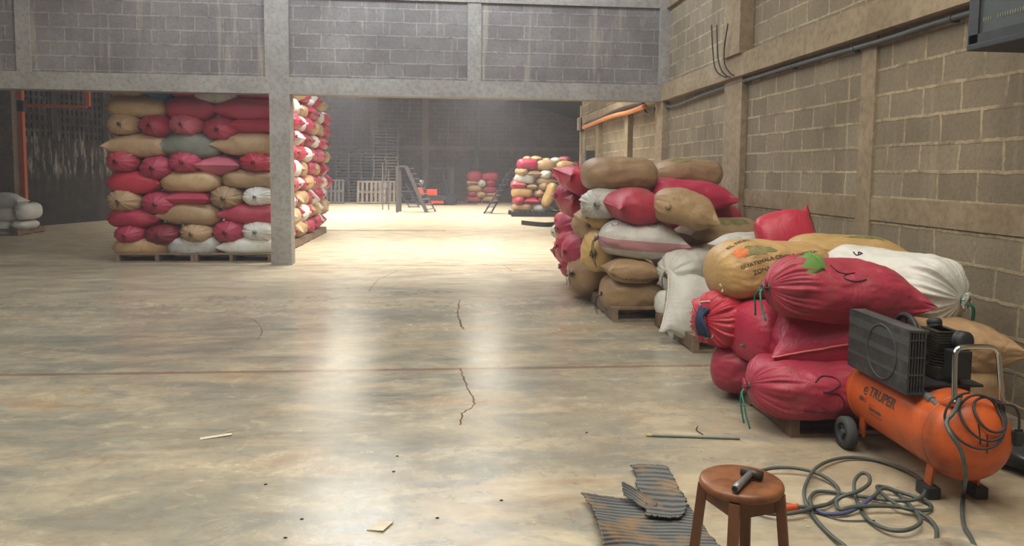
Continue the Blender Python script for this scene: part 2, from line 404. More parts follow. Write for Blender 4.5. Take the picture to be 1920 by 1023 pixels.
def lathe(bm, prof, seg=24, mtx=None, c=(0, 0, 0), cap=True):
    # prof: (r, h) about local Z
    mtx = mtx or Matrix.Identity(3); c = Vector(c); rings = []
    for r, h in prof:
        rings.append([bm.verts.new(c + mtx @ Vector((r * cos(2 * pi * k / seg), r * sin(2 * pi * k / seg), h))) for k in range(seg)])
    for i in range(len(rings) - 1):
        for k in range(seg): bm.faces.new((rings[i][k], rings[i][(k + 1) % seg], rings[i + 1][(k + 1) % seg], rings[i + 1][k]))
    if cap: bm.faces.new(rings[0][::-1]); bm.faces.new(rings[-1])
def axis_m(d):
    d = Vector(d).normalized(); up = Vector((0, 0, 1)) if abs(d.z) < 0.9 else Vector((1, 0, 0))
    s = up.cross(d).normalized(); t = d.cross(s); return Matrix((s, t, d)).transposed()
def text_part(s, size, fn, m, parent, name='lettering', bold=0.0, sub=0.03, align='CENTER'):
    cu = bpy.data.curves.new('t', 'FONT'); cu.body = s; cu.size = size; cu.align_x = align; cu.resolution_u = 3; cu.offset = bold
    o = bpy.data.objects.new('t', cu); COL.objects.link(o)
    dg = bpy.context.evaluated_depsgraph_get(); me = bpy.data.meshes.new_from_object(o.evaluated_get(dg))
    bpy.data.objects.remove(o); bm = bmesh.new(); bm.from_mesh(me)
    bmesh.ops.triangulate(bm, faces=bm.faces)
    for _ in range(4):
        es = [e for e in bm.edges if e.calc_length() > sub]
        if not es: break
        bmesh.ops.subdivide_edges(bm, edges=es, cuts=1); bmesh.ops.triangulate(bm, faces=bm.faces)
    for v in bm.verts: v.co = fn(v.co.x, v.co.y)
    return link(name, bm, m, parent)

# ------------------------------------------------------------------ the setting
WX = 3.5      # face of the east wall
FY = 11.56    # face of the beam and columns of the cross wall
def panel(name, m, *boxes):
    bm = bmesh.new()
    for b in boxes: box(bm, *b)
    return struct(link(name, bm, m))
bm = bmesh.new(); box(bm, -14, -4, -0.2, 10.5, 37.2, 0.0); struct(link('floor', bm, M['floor']))
panel('wall_right', M['block_y'], (WX, -4, 0, WX + 0.2, 18.9, 6.3))
panel('wall_front', M['block_x'], (-13.5, FY + 0.10, 2.7, WX, FY + 0.24, 4.36), (-13.5, FY + 0.1, 5.5, WX, FY + 0.24, 6.3),
      (-13.5, FY + 0.1, 4.36, -2.1, FY + 0.24, 5.5), (-0.62, FY + 0.1, 4.36, 0.12, FY + 0.24, 5.5), (0.95, FY + 0.1, 4.36, WX, FY + 0.24, 5.5))
for i, (a, b) in enumerate(((-2.1, -0.62), (0.12, 0.95))):
    w = panel('window_%d' % (i + 1), M['clerestory'], (a, FY + 0.16, 4.36, b, FY + 0.18, 5.5))
    bm = bmesh.new()
    for x in (a, b - 0.04, (a + b) / 2 - 0.02): box(bm, x, FY + 0.1, 4.36, x + 0.04, FY + 0.16, 5.5)
    struct(link('window_frame', bm, M['steel_paint'], w))
panel('wall_left', M['plaster'], (-13.7, -4, 0, -13.5, 37, 6.3))
panel('wall_back', M['block_x'], (-13.5, -4.2, 0, WX, -4, 6.3))
panel('wall_far', M['block_far'], (-13.5, 36.7, 0, 10.3, 36.9, 6.6))
panel('wall_far_east', M['block_y'], (10.3, 18.9, 0, 10.5, 36.9, 4))
panel('wall_offset', M['block_x'], (WX + 0.2, 18.7, 0, 10.5, 18.9, 5))
# near roof with translucent sheets beside the lamps of daylight
panel('ceiling', M['roof'], (-13.7, -4.2, 6.3, WX + 0.2, 11.8, 6.4))
for i, (x0, y0, x1, y1) in enumerate(((-1.4, 0.1, 2.6, 5.1), (-6.5, 0.2, -2.5, 6.2), (-4.3, 8.9, 2.7, 10.3))):
    panel('window_%d' % (i + 3), M['sheet'], (x0, y0, 6.24, x1, y1, 6.28))
# far gable roof
def roofz(x): return 6.26 - 0.29 * abs(x + 1.0)
bm = bmesh.new()
for xa, xb in ((-13.7, -1.0), (-1.0, 10.5)):
    v = [bm.verts.new((x, y, roofz(x) + dz)) for dz in (0, 0.08) for x, y in ((xa, 11.7), (xb, 11.7), (xb, 37), (xa, 37))]
    for f in ((0, 1, 2, 3), (4, 7, 6, 5), (0, 4, 5, 1), (1, 5, 6, 2), (2, 6, 7, 3), (3, 7, 4, 0)): bm.faces.new([v[k] for k in f])
struct(link('ceiling_far', bm, M['roof']))
for i, (x0, y0, x1, y1) in enumerate(((-2.4, 13.7, 3.0, 14.4), (-4.5, 19.5, -2.7, 31.5), (0.9, 19.5, 2.1, 31.5))):
    xs = [x0, x1] if (x0 + 1) * (x1 + 1) > 0 else [x0, -1.0, x1]
    bm = bmesh.new()
    for xa, xb in zip(xs[:-1], xs[1:]):
        v = [bm.verts.new((x, y, roofz(x) - dz)) for dz in (0.01, 0.03) for x, y in ((xa, y0), (xb, y0), (xb, y1), (xa, y1))]
        for f in ((0, 1, 2, 3), (4, 7, 6, 5), (0, 4, 5, 1), (1, 5, 6, 2), (2, 6, 7, 3), (3, 7, 4, 0)): bm.faces.new([v[k] for k in f])
    struct(link('window_%d' % (i + 6), bm, M['sheet']))
# beams and columns
T = [0]
def trim(m, *boxes):
    T[0] += 1; return panel('trim_%d' % T[0], m, *boxes)
trim(M['beam'], (-13.5, FY, 2.58, WX, FY + 0.28, 2.83))                                   # cross beam
trim(M['beam'], (-2.60, FY, 0, -2.30, FY + 0.28, 2.58))                                    # lower column
trim(M['beam'], (-2.66, FY + 0.02, 2.83, -2.31, FY + 0.24, 6.3))
trim(M['beam'], (0.36, FY + 0.075, 2.83, 0.57, FY + 0.24, 4.36))
trim(M['beam'], (-6.2, FY + 0.075, 2.83, -6.0, FY + 0.24, 6.3))
trim(M['beam'], (-13.5, FY + 0.06, 4.02, WX, FY + 0.24, 4.24))                             # upper tie beam
trim(M['beam'], (WX - 0.14, FY - 0.02, 2.83, WX, FY + 0.1, 6.3))
bm = bmesh.new(); box(bm, WX - 0.12, -4, 2.58, WX, FY, 2.83); box(bm, WX - 0.12, FY + 0.28, 2.58, WX, 18.9, 2.83)
T[0] += 1; struct(link('trim_%d' % T[0], bm, M['beam_warm']))
trim(M['beam_warm'], (WX - 0.012, -4, 1.09, WX, 18.9, 1.275))                              # plinth beam
for (ya, yb, d) in ((5.83, 6.04, 0.02), (8.45, 9.0, 0.07), (11.5, 11.9, 0.10), (13.7, 13.95, 0.10), (16.4, 16.6, 0.10), (2.6, 2.85, 0.02), (-0.6, -0.3, 0.05)):
    trim(M['beam_warm'], (WX - d, ya, 0, WX, yb, 2.58))
trim(M['beam_warm'], (WX - 0.16, 8.35, 2.83, WX, 8.85, 6.3))
trim(M['beam_warm'], (WX - 0.06, -4, 4.0, WX, FY, 4.2))
trim(M['beam_warm'], (WX - 0.03, -4, 0, WX, 18.9, 0.06))
# pilasters of the far wall
for px_, w in ((702, 0.35), (798, 0.32), (895, 0.16)):
    p = gy(px_, 300, 36.7); trim(M['plaster'], (p.x - w / 2, 36.64, 0, p.x + w / 2, 36.7, 6))
trim(M['plaster'], (-13.5, 36.69, 2.5, 10.3, 36.7, 2.66))
trim(M['floor'], (-6.5, 18.2, 0, 0.05, 18.42, 0.018))                                      # lip of the far slab
# plastered return wall with the stained wall beyond, at the far west
a = gz(22, 430); trim(M['plaster'], (a.x - 2.2, a.y, 0, a.x + 0.1, a.y + 0.3, 3.6))
# pierced wall
P0, P1 = gz(30, 427), gz(215, 411.5)
dv = (P1 - P0); Lw = dv.length; ang = atan2(dv.y, dv.x)
bm = bmesh.new()
box(bm, -1, 0, 0, Lw + 4, 0.12, 2.12)
nc = int((Lw + 5) / 0.16)
for i in range(nc + 1): box(bm, -1 + i * 0.16, 0, 2.12, -1 + i * 0.16 + 0.10, 0.12, 4.1)
for k in range(10): box(bm, -1, 0.005, 2.12 + k * 0.2, Lw + 4, 0.115, 2.12 + k * 0.2 + 0.075)
for x in (1.15, 2.9, Lw + 1): box(bm, x, -0.02, 2.12, x + 0.28, 0.14, 4.1)
w = struct(link('wall_pierced', bm, M['stained'])); w.location = P0; w.rotation_euler = (0, 0, ang)
bm = bmesh.new(); box(bm, 0.3, 0.5, 2.1, Lw + 4, 0.52, 4.1); w = struct(link('window_9', bm, M['yard_glow'])); w.location = P0; w.rotation_euler = (0, 0, ang)  # added glowing panel standing in for outdoor daylight behind the holes


# cracks, cut into the slab
def crack(pts, w):
    rnd = random.Random(int(pts[0][0]))
    P = []
    for i in range(len(pts) - 1):
        A, B = gz(*pts[i]), gz(*pts[i + 1])
        for j in range(6):
            q = A.lerp(B, j / 6); P.append(q + Vector((rnd.uniform(-1, 1) * 0.012, rnd.uniform(-1, 1) * 0.012, 0)))
    bm = bmesh.new(); prev = None
    for i, p in enumerate(P):
        ww = w * rnd.uniform(0.4, 1.3)
        cur = (bm.verts.new((p.x - ww, p.y, 0.0012)), bm.verts.new((p.x + ww, p.y, 0.0012)))
        if prev: bm.faces.new((prev[0], prev[1], cur[1], cur[0]))
        prev = cur
    o = link('crack', bm, M['crackfill'], bpy.data.objects['floor'])
M['crackfill'] = simple('crack_dirt', (104, 70, 54), 0.9)
crack([(862, 562), (858, 590), (866, 612), (870, 618)], 0.007)
crack([(864, 690), (870, 715), (888, 745), (890, 758), (868, 775), (858, 800)], 0.0045)
crack([(745, 508), (712, 522), (698, 536), (690, 548)], 0.004)
crack([(460, 595), (478, 600), (490, 615), (486, 640)], 0.004)
crack([(905, 494), (925, 499), (945, 497), (962, 510)], 0.004)

# ------------------------------------------------------------------ sacks
def sg(x): return 1.0 if x >= 0 else -1.0
def sstep(a, b, x):
    t = max(0.0, min(1.0, (x - a) / (b - a))); return t * t * (3 - 2 * t)
class Sack:
    def __init__(s, L, W, H, A, B, seed, bend=0.0, lump=1.0, pleat=1.0, ear=1.0, twist=0.0, sq=2.35, blunt=2.6, plump=3.4):
        s.L, s.W, s.H, s.A, s.B, s.seed, s.bend, s.lump, s.pleat, s.ear, s.tw, s.sq = L, W, H, A, B, seed, bend, lump, pleat, ear, twist, sq
        s.blunt = blunt; s.plump = plump
        r = random.Random(seed); s.o = Vector((r.uniform(0, 90), r.uniform(0, 90), r.uniform(0, 90)))
        s.ph = [(k, r.uniform(0, 2 * pi), r.uniform(0.5, 1.0)) for k in (7, 11, 17, 26, 39)]
        s.sk = r.uniform(-1, 1)
    def pl(s, v, au):
        t = 0.0
        for k, p, a in s.ph: t += a * (1 - abs(sin(0.5 * (k * v + p + s.sk * (1 - au))))) 
        return t / 3.0 - 0.36
    def P(s, u, v):
        au = abs(u); e = s.A if u < 0 else s.B; c, w = cos(v), sin(v)
        k = 2.0 / s.sq
        cy, cz = sg(c) * abs(c) ** k, sg(w) * abs(w) ** k
        x = 0.5 * s.L * u; aq = min(au, 1.0)
        if e == 'sewn':
            hh = max(0.012, (1 - aq ** s.blunt) ** 0.72); ww = 1 - 0.13 * sstep(0.2, 0.8, aq) + 0.15 * s.ear * sstep(0.72, 1.0, aq)
            x -= sg(u) * s.L * 0.045 * (1 - cy * cy) * sstep(0.55, 1, aq)
            wr = 0.02 * sstep(0.5, 0.95, aq) * sin(9 * cy + s.ph[0][1]) * (1 - aq ** 6)
            hh *= 1 + wr * 3
        elif e == 'tied':
            q = (1 - aq ** s.plump) ** 0.52 if aq < 1 else 0.0
            f = sstep(0.35, 0.97, aq)
            pp = 1 + s.pleat * 0.20 * f * s.pl(v, aq)
            nk = 0.07
            if au > 1: nk = 0.07 + (au - 1) * 1.5 * (1 + 0.5 * s.pl(v, 0))
            hh = ww = max(q * pp, nk * (1 + 0.5 * s.pl(v, 0)))
            if q < 0.5: # circle near the knot
                r = min(s.W, s.H) ; g = q / 0.5
                ww = ww * (g + (1 - g) * r / s.W); hh = hh * (g + (1 - g) * r / s.H)
        else:  # folded, blunt
            q = (1 - aq ** 5.5) ** 0.42; hh = max(q, 0.012); ww = max(0.5 + 0.5 * q, 0.5) * (q ** 0.35 if q > 0 else 0.02)
            ww = max(ww, 0.02)
        no = s.o + Vector((u * 1.5 * s.L, c * 1.1, w * 1.1)); lu = s.lump
        d = noise.noise(no) * 0.085 * lu
        d2 = noise.noise(no * 2.7) * 0.045 * lu + noise.noise(no * 6.5) * 0.016 * lu - abs(noise.noise(no * 4.1)) * 0.03 * lu
        g = 1 + d + d2
        y = 0.5 * s.W * ww * cy * g; z = 0.5 * s.H * hh * cz * g
        if au <= 1:
            # flattened where it rests
            lim = -0.40 * s.H
            if z < lim: z = lim + (z - lim) * 0.35
            y += 0.03 * s.W * noise.noise(s.o + Vector((u * 1.3, 0, 5))); z += 0.04 * s.H * noise.noise(s.o + Vector((u * 1.6, 7, 0)))
        z -= s.bend * s.L * (u * u)
        if s.tw:
            a = s.tw * u; y, z = y * cos(a) - z * sin(a), y * sin(a) + z * cos(a)
        return Vector((x, y, z))
    def N(s, u, v):
        e = 0.004; a = s.P(u + e, v) - s.P(u - e, v); b = s.P(u, v + e * 3) - s.P(u, v - e * 3)
        n = b.cross(a); n.normalize()
        p = s.P(u, v)
        if n.dot(Vector((0, p.y, p.z))) < 0: n = -n
        return n
    def us(s, n):
        us = [sin(pi / 2 * (2 * i / n - 1)) for i in range(n + 1)]
        if s.A == 'tied': us = [-1.075, -1.04] + us
        if s.B == 'tied': us = us + [1.04, 1.075]
        return us
    def mesh(s, nu, nv):
        bm = bmesh.new(); rings = []
        for u in s.us(nu): rings.append([bm.verts.new(s.P(u, 2 * pi * k / nv)) for k in range(nv)])
        for i in range(len(rings) - 1):
            for k in range(nv): bm.faces.new((rings[i][k], rings[i][(k + 1) % nv], rings[i + 1][(k + 1) % nv], rings[i + 1][k]))
        bm.faces.new(rings[0][::-1]); bm.faces.new(rings[-1])
        return bm
    def surf(s, u0, v0, up=-1, side=1, lift=0.003, rot=0.0):
        # decal map: x runs along the sack, y round it
        R = 0.5 * (s.W + s.H) * 0.5 * 1.05
        def fn(x, y):
            x, y = x * cos(rot) - y * sin(rot), x * sin(rot) + y * cos(rot)
            u = u0 + side * x / (0.5 * s.L); v = v0 + up * y / R
            u = max(-0.97, min(0.97, u))
            return s.P(u, v) + s.N(u, v) * lift
        return fn

def string_tie(o, s, end, mt, n_loop=2, r=0.004, dangle=0.12, loops=True):
    sgn = -1 if end == 'A' else 1
    bm = bmesh.new(); x = sgn * 0.5 * s.L * 1.0; z0 = -s.bend * s.L; rr = min(s.W, s.H) * 0.5 * 0.07 * 1.2 + 0.002
    for i in range(n_loop):
        tube(bm, [(x + sgn * (0.004 + i * r * 1.8), cos(a) * rr, z0 + sin(a) * rr) for a in [2 * pi * k / 12 for k in range(12)]], r, 6, True)
    rnd = random.Random(s.seed + 5)
    if loops:
        for j in range(2):
            dy = rnd.uniform(-0.7, 0.7); pts = [(x + sgn * 0.008, rr * 0.5 * (1 if j else -1), z0 - rr)]
            for k in range(1, 6):
                t = k / 5; pts.append((x + sgn * (0.02 + 0.03 * sin(3 * t)) , pts[0][1] + dy * dangle * t + rnd.uniform(-.01, .01), z0 - rr - dangle * t + 0.05 * sin(pi * t)))
            tube(bm, spline(pts, 3), r * 0.85, 5)
    return link('tie_string', bm, mt, o, True)
def seam(o, s, end, mt, r=0.0045):
    sgn = -1 if end == 'A' else 1; bm = bmesh.new()
    pts = [(s.P(sgn, pi * k / 24) + s.P(sgn, -pi * k / 24)) / 2 + Vector((sgn * 0.004, 0, 0)) for k in range(25)]
    rnd = random.Random(s.seed)
    pts = [p + Vector((rnd.uniform(-.002, .003), 0, rnd.uniform(-.002, .002))) for p in pts]
    tube(bm, pts, r, 6)
    return link('sewn_seam', bm, mt, o, True)

SEED = [100]
def sack(color, loc, L, W, H, A, B, rz=0.0, ry=0.0, rx=0.0, res=(28, 32), label='', group=None, cat='sack', tie=None, stitch=None, **k):
    SEED[0] += 7
    s = Sack(L, W, H, A, B, SEED[0], **k)
    o = link('grain_sack', s.mesh(*res), SK[color], None, True)
    o.location = loc; o.rotation_euler = (rx, ry, rz)
    tag(o, label, cat, group)
    for e in (tie or {}): string_tie(o, s, e, *( [tie[e]] if not isinstance(tie[e], tuple) else tie[e]))
    for e in (stitch or {}): seam(o, s, e, stitch[e])
    return o, s
ORD = ['first', 'second', 'third', 'fourth', 'fifth', 'sixth', 'seventh', 'eighth', 'ninth', 'tenth', 'eleventh', 'twelfth']
LAY = ['bottom', 'second', 'third', 'fourth', 'fifth', 'sixth', 'seventh', 'eighth', 'ninth', 'top']
KINDW = {'E': 'tied end out', 'S': 'lying lengthwise', 'L': 'lying lengthwise', 'R': 'lying lengthwise', 'P': 'seamed end out', 'B': 'lying lengthwise'}
# a sack given by the outline it shows in the face of a stack
def face_sack(kind, color, x0, y0, x1, y1, Yf, label, group, res, pad=1.06, tie=True, tilt=0.0, minL=0.0):
    cxp, cyp = (x0 + x1) / 2, (y0 + y1) / 2
    dep = (gy(cxp, cyp, Yf + 0.12) - CAM).dot(FW); sc_ = dep / FPX
    w, h = (x1 - x0) * sc_ * 1.02, (y1 - y0) * sc_ * (pad if kind != 'E' else 1.04)
    rnd = random.Random(int(x0 * 13 + y0 * 7))
    jr = rnd.uniform(-0.05, 0.05)
    if kind in ('S', 'L', 'R', 'B'):
        A, B = {'S': ('tied', 'tied'), 'L': ('sewn', 'tied'), 'R': ('tied', 'sewn'), 'B': ('fold', 'fold')}[kind]
        Wd = 0.5; p = gy(cxp, cyp, Yf + 0.12); p.y = Yf + Wd / 2
        o, s = sack(color, p, max(w, minL), Wd, h, A, B, jr, tilt, 0, res, label, group, bend=rnd.uniform(-0.005, 0.02), pleat=0.6, sq=2.5)
        return o
    p = gy(cxp, cyp, Yf + 0.12); Ld = 0.85; p.y = Yf + Ld / 2 - (0.07 if kind == 'E' else 0.03)
    if kind == 'E':
        o, s = sack(color, p, Ld, w, h, 'tied', 'fold', pi / 2 + jr, 0, rnd.uniform(-.1, .1), res, label, group, pleat=1.7, sq=2.1, lump=0.8, tie={'A': (M['twine'], 1, 0.0035, 0.07)} if tie else None)
    else:
        o, s = sack(color, p, Ld, w, h, 'sewn', 'fold', pi / 2 + jr, 0, tilt, res, label, group, sq=2.2, stitch={'A': M['twine']} if False else None)
    return o

# ---- pallets
def make_pallet(name, m, label, cat='pallet', group=None, L=1.2, W=1.0, H=0.14, nb=8, base=True):
    r = empty(name); tag(r, label, cat, group)
    bm = bmesh.new(); bw = W / nb
    for i in range(nb):
        y = -W / 2 + i * bw; box(bm, -L / 2, y + 0.012, H - 0.022, L / 2, y + bw - 0.012, H, 0.002)
    link('deck', bm, m, r)
    for x in (-L / 2, -0.025, L / 2 - 0.05):
        bm = bmesh.new(); box(bm, x, -W / 2, 0.018 if base else 0.0, x + 0.05, W / 2, H - 0.022, 0.002); link('stringer', bm, m, r)
    if base:
        bm = bmesh.new()
        for y in (-W / 2, -0.05, W / 2 - 0.1): box(bm, -L / 2, y, 0, L / 2, y + 0.1, 0.018)
        link('base_boards', bm, m, r)
    return r

# ------------------------------------------------------------------ tall stack beside the column
def cr(ox, oy, k): return lambda x, y: (ox + x / k, oy + y / k)
c1 = cr(180, 150, 2.7646)
ROWS = [
 [('S', 'tan', 88, 818, 372, 920), ('S', 'dirty white', 365, 808, 658, 917), ('L', 'white', 635, 812, 940, 912)],
 [('E', 'red', 92, 748, 262, 852), ('E', 'dark red', 256, 746, 440, 860), ('E', 'tan', 435, 735, 607, 848), ('E', 'red', 603, 723, 772, 848), ('E', 'white', 758, 723, 930, 838)],
 [('R', 'crimson', 55, 665, 338, 768), ('L', 'tan', 326, 638, 648, 755), ('L', 'red', 636, 640, 945, 745)],
 [('E', 'tan', 60, 565, 242, 690), ('E', 'red', 235, 580, 418, 703), ('P', 'red', 362, 568, 595, 664), ('E', 'brown', 592, 548, 760, 675), ('E', 'white', 757, 546, 925, 656)],
 [('R', 'crimson', 55, 476, 338, 594), ('S', 'tan', 326, 470, 638, 583), ('S', 'tan', 650, 468, 945, 563)],
 [('E', 'red', 55, 360, 224, 485), ('E', 'red', 222, 390, 400, 522), ('E', 'red', 370, 364, 555, 487), ('P', 'pale red', 525, 386, 745, 496), ('E', 'crimson', 742, 370, 925, 484)],
 [('L', 'tan', 48, 278, 380, 404), ('L', 'grey', 320, 273, 645, 408), ('L', 'tan', 608, 276, 945, 394)],
 [('E', 'tan', 58, 170, 230, 292), ('E', 'red', 222, 176, 388, 299), ('E', 'pale red', 378, 170, 558, 290), ('E', 'red', 552, 193, 738, 318), ('P', 'crimson', 692, 186, 935, 282)],
 [('S', 'tan', 53, 82, 362, 198), ('R', 'red', 354, 82, 630, 214), ('L', 'red', 606, 92, 945, 208)],
 [('S', 'brown', 60, -5, 250, 90), ('P', 'blue', 243, 0, 398, 112), ('S', 'red', 380, -10, 530, 90), ('S', 'dirty white', 500, 15, 745, 128), ('S', 'red', 712, -5, 940, 100)],
]
for i, row in enumerate(ROWS):
    n = len(row)
    for j, (k, c, x0, y0, x1, y1) in enumerate(row):
        a, b = c1(x0, y0), c1(x1, y1)
        q = ORD[n - 1 - j] if n - 1 - j else 'next'
        where = ('next to the pillar' if q == 'next' else q + ' from the pillar')
        lab = '%s sack %s, %s, %s layer, tall stack\'s broad face' % (c, KINDW[k], where, LAY[i])
        big = face_sack(k, c, a[0], a[1], b[0], b[1], 11.95, lab, 'sacks in the broad face of the tall stack', (30, 64) if k == 'E' else (28, 34), pad=1.10)
# aisle face of the same stack
zl = [0.30 + 0.293 * i for i in range(10)]
AISLE = ['RWRTTRD', 'TWTRWRT', 'RWRTTRWR', 'PRPWRT', 'TRWTRTRW', 'RPRTRWR', 'RTRWRDRW', 'TTRRWRT', 'RTWTRRW', 'WRTTRP']
CN = {'R': 'red', 'W': 'white', 'T': 'tan', 'D': 'dark red', 'P': 'pale red'}
for i, s_ in enumerate(AISLE):
    rnd = random.Random(50 + i); y = 12.95
    ends = i % 2 == 1 or i in (0, 2, 6)
    j = 0; x_face = -2.72
    while y < 18.3:
        c = CN[s_[j % len(s_)]]; side = (not ends) and rnd.random() < 0.6
        Ln = 0.80 if side else rnd.uniform(0.46, 0.56)
        if y + Ln > 18.6: break
        top = 2.95 if i == 9 else 9
        H_ = rnd.uniform(0.33, 0.37)
        lab = '%s sack %s, %s along the aisle face of tall stack, %s layer' % (c, 'lying lengthwise' if side else ('tied end out' if j % 3 else 'seamed end out'), ORD[j] if j < 12 else 'last', LAY[i])
        p = (x_face - (0.25 if side else 0.42) + rnd.uniform(-.05, .06), y + Ln / 2, zl[i] + rnd.uniform(-.01, .01))
        if side: sack(c, p, Ln + 0.06, 0.5, H_, 'sewn', 'tied', pi / 2 + rnd.uniform(-.1, .1), 0, 0, (18, 22), lab, 'sacks in the aisle face of the tall stack', pleat=0.6)
        else: sack(c, p, 0.86, Ln + 0.05, H_, 'fold', 'tied' if j % 3 else 'sewn', rnd.uniform(-.12, .12), 0, rnd.uniform(-.3, .3), (20, 36), lab, 'sacks in the aisle face of the tall stack', ear=0.4, blunt=5.0, plump=4.4, pleat=1.6)
        y += Ln; j += 1
# pallets under it
pl = make_pallet('wooden_pallet', M['pallet'], 'wooden pallet under the outer end of the tall stack', group='pallets under the tall stack', L=1.22, W=1.1)
q = gz(294, 492); pl.location = (q.x, 12.45, 0)
for k, (x, y, lab) in enumerate([(gz(440, 489).x, 12.45, 'wooden pallet under the tall stack, next to the pillar')] +
    [(-3.32, 13.72 + 1.13 * i, 'wooden pallet under the aisle face of tall stack, %s behind the pillar' % ORD[i]) for i in range(4)]):
    c = copy_tree(pl); c.location = (x, y, 0); c['label'] = lab

# ------------------------------------------------------------------ white sacks in the far west
c2 = cr(0, 150, 3.3)
pl2 = copy_tree(pl); q = gz(5, 441); pl2.location = (q.x - 0.25, q.y + 0.45, 0); pl2['label'] = 'dark wooden pallet under the small heap of white sacks'; pl2['group'] = 'far pallets'
for (k, x0, y0, x1, y1, lab) in (('S', -120, 865, 82, 972, 'dirty white sack at the bottom front of the small white heap'), ('E', 60, 868, 160, 930, 'small white bag at the bottom behind in the white heap'),
    ('S', -110, 785, 108, 885, 'dirty white sack in the middle layer of the white heap'), ('E', 90, 762, 178, 872, 'tied white sack end at the pillar side of the white heap'),
    ('R', -150, 698, 118, 800, 'dirty white sack on top of the small white heap')):
    a, b = c2(x0, y0), c2(x1, y1)
    face_sack(k, 'white', a[0], a[1], b[0], b[1], q.y, lab, 'white sacks in the far west', (20, 24), tie=False)

# ------------------------------------------------------------------ far pile beside the steep ladder
c5 = cr(860, 270, 6.016)
FAR = [
 [('S', 'brown', 605, 665, 838, 765), ('R', 'white', 832, 672, 1075, 770), ('S', 'tan', 1038, 652, 1275, 745)],
 [('E', 'red', 615, 580, 750, 690), ('P', 'crimson', 738, 596, 905, 690), ('E', 'dark red', 885, 590, 965, 680), ('E', 'brown', 1150, 590, 1295, 702)],
 [('B', 'yellow', 598, 495, 835, 603), ('E', 'brown', 855, 512, 975, 605), ('S', 'brown', 1095, 525, 1320, 620)],
 [('P', 'red', 598, 405, 768, 512), ('P', 'brown', 765, 442, 892, 515), ('E', 'brown', 898, 422, 1032, 532), ('E', 'brown', 1042, 452, 1152, 545), ('P', 'red', 1142, 453, 1315, 535)],
 [('S', 'dirty white', 630, 332, 862, 448), ('R', 'brown', 880, 380, 1105, 460), ('S', 'brown', 1098, 365, 1330, 465)],
 [('E', 'tan', 648, 262, 788, 365), ('P', 'brown', 775, 288, 932, 378), ('E', 'white', 914, 285, 1062, 395), ('P', 'red', 1026, 314, 1187, 406), ('P', 'crimson', 1178, 287, 1334, 383)],
 [('B', 'crimson', 660, 170, 895, 290), ('S', 'tan', 878, 186, 1103, 298), ('S', 'yellow', 1102, 195, 1330, 318)],
 [('E', 'tan', 733, 136, 828, 200), ('E', 'tan', 818, 135, 953, 202), ('E', 'brown', 953, 156, 1048, 215), ('E', 'white', 1043, 150, 1158, 222), ('E', 'pale red', 1140, 138, 1278, 220)],
]
for i, row in enumerate(FAR):
    for j, (k, c, x0, y0, x1, y1) in enumerate(row):
        a, b = c5(x0, y0), c5(x1, y1)
        lab = '%s sack %s, %s from ladder, %s layer of far pile' % (c, KINDW[k], ORD[j], 'top' if i == 7 else LAY[i])
        face_sack(k, c, a[0], a[1], b[0], b[1], 24.75 if i < 7 else 25.2, lab, 'sacks of the far pile', (18, 22), pad=1.12, tie=False)
p = gy(*c5(1024, 576), 24.55)
sack('yellow', p, 0.86, 0.44, 0.34, 'fold', 'fold', 0.1, radians(-68), 0.2, (18, 22), 'tan sack leaning upright against the front of the far pile', 'sacks of the far pile')
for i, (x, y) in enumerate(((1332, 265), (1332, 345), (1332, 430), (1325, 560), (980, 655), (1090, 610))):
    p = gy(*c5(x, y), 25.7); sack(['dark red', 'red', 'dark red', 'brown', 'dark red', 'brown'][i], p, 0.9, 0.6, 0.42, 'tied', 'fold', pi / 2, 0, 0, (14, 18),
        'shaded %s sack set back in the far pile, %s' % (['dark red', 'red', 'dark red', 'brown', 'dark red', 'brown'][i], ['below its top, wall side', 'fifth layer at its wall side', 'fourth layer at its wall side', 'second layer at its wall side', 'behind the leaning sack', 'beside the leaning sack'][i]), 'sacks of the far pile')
# low slatted pallet
bm = bmesh.new()
A, B = gz(959, 406), gz(1080, 407)
r = empty('slatted_pallet', (A.x, A.y, 0)); tag(r, 'long dark slatted pallet under the far pile of sacks', 'pallet')
box(bm, 0, 0, 0, 2.3, 0.06, 0.13); box(bm, 0, 1.2, 0, 2.3, 1.26, 0.13); link('runner', bm, M['black'], r)
for i in range(14):
    bm = bmesh.new(); box(bm, 0.02 + i * 0.165, 0, 0.13, 0.11 + i * 0.165, 1.3, 0.155); link('slat', bm, M['black'], r)
# small far pile
SM = [
 [('S', 'red', 88, 588, 265, 660), ('S', 'tan', 258, 586, 440, 662)],
 [('E', 'red', 96, 528, 205, 604), ('E', 'tan', 201, 532, 314, 613), ('P', 'tan', 312, 536, 443, 604)],
 [('S', 'tan', 96, 462, 275, 542), ('L', 'red', 268, 476, 436, 558)],
 [('P', 'tan', 90, 402, 218, 472), ('E', 'white', 216, 402, 315, 490), ('E', 'red', 310, 402, 423, 480)],
 [('S', 'red', 90, 308, 268, 428), ('S', 'red', 260, 322, 452, 412)],
]
for i, row in enumerate(SM):
    for j, (k, c, x0, y0, x1, y1) in enumerate(row):
        a, b = c5(x0, y0), c5(x1, y1)
        lab = '%s sack %s, %s from forklift, %s layer of small far pile' % (c, KINDW[k], ORD[j], 'top' if i == 4 else LAY[i])
        face_sack(k, c, a[0], a[1], b[0], b[1], 34.2, lab, 'sacks of the small far pile', (16, 20), pad=1.12, tie=False)
c = copy_tree(pl); q = gz(904, 382); c.location = (q.x, 34.7, 0); c.scale = (1.15, 1, 1); c['label'] = 'dark pallet under the small far pile of red and tan sacks'; c['group'] = 'far pallets'

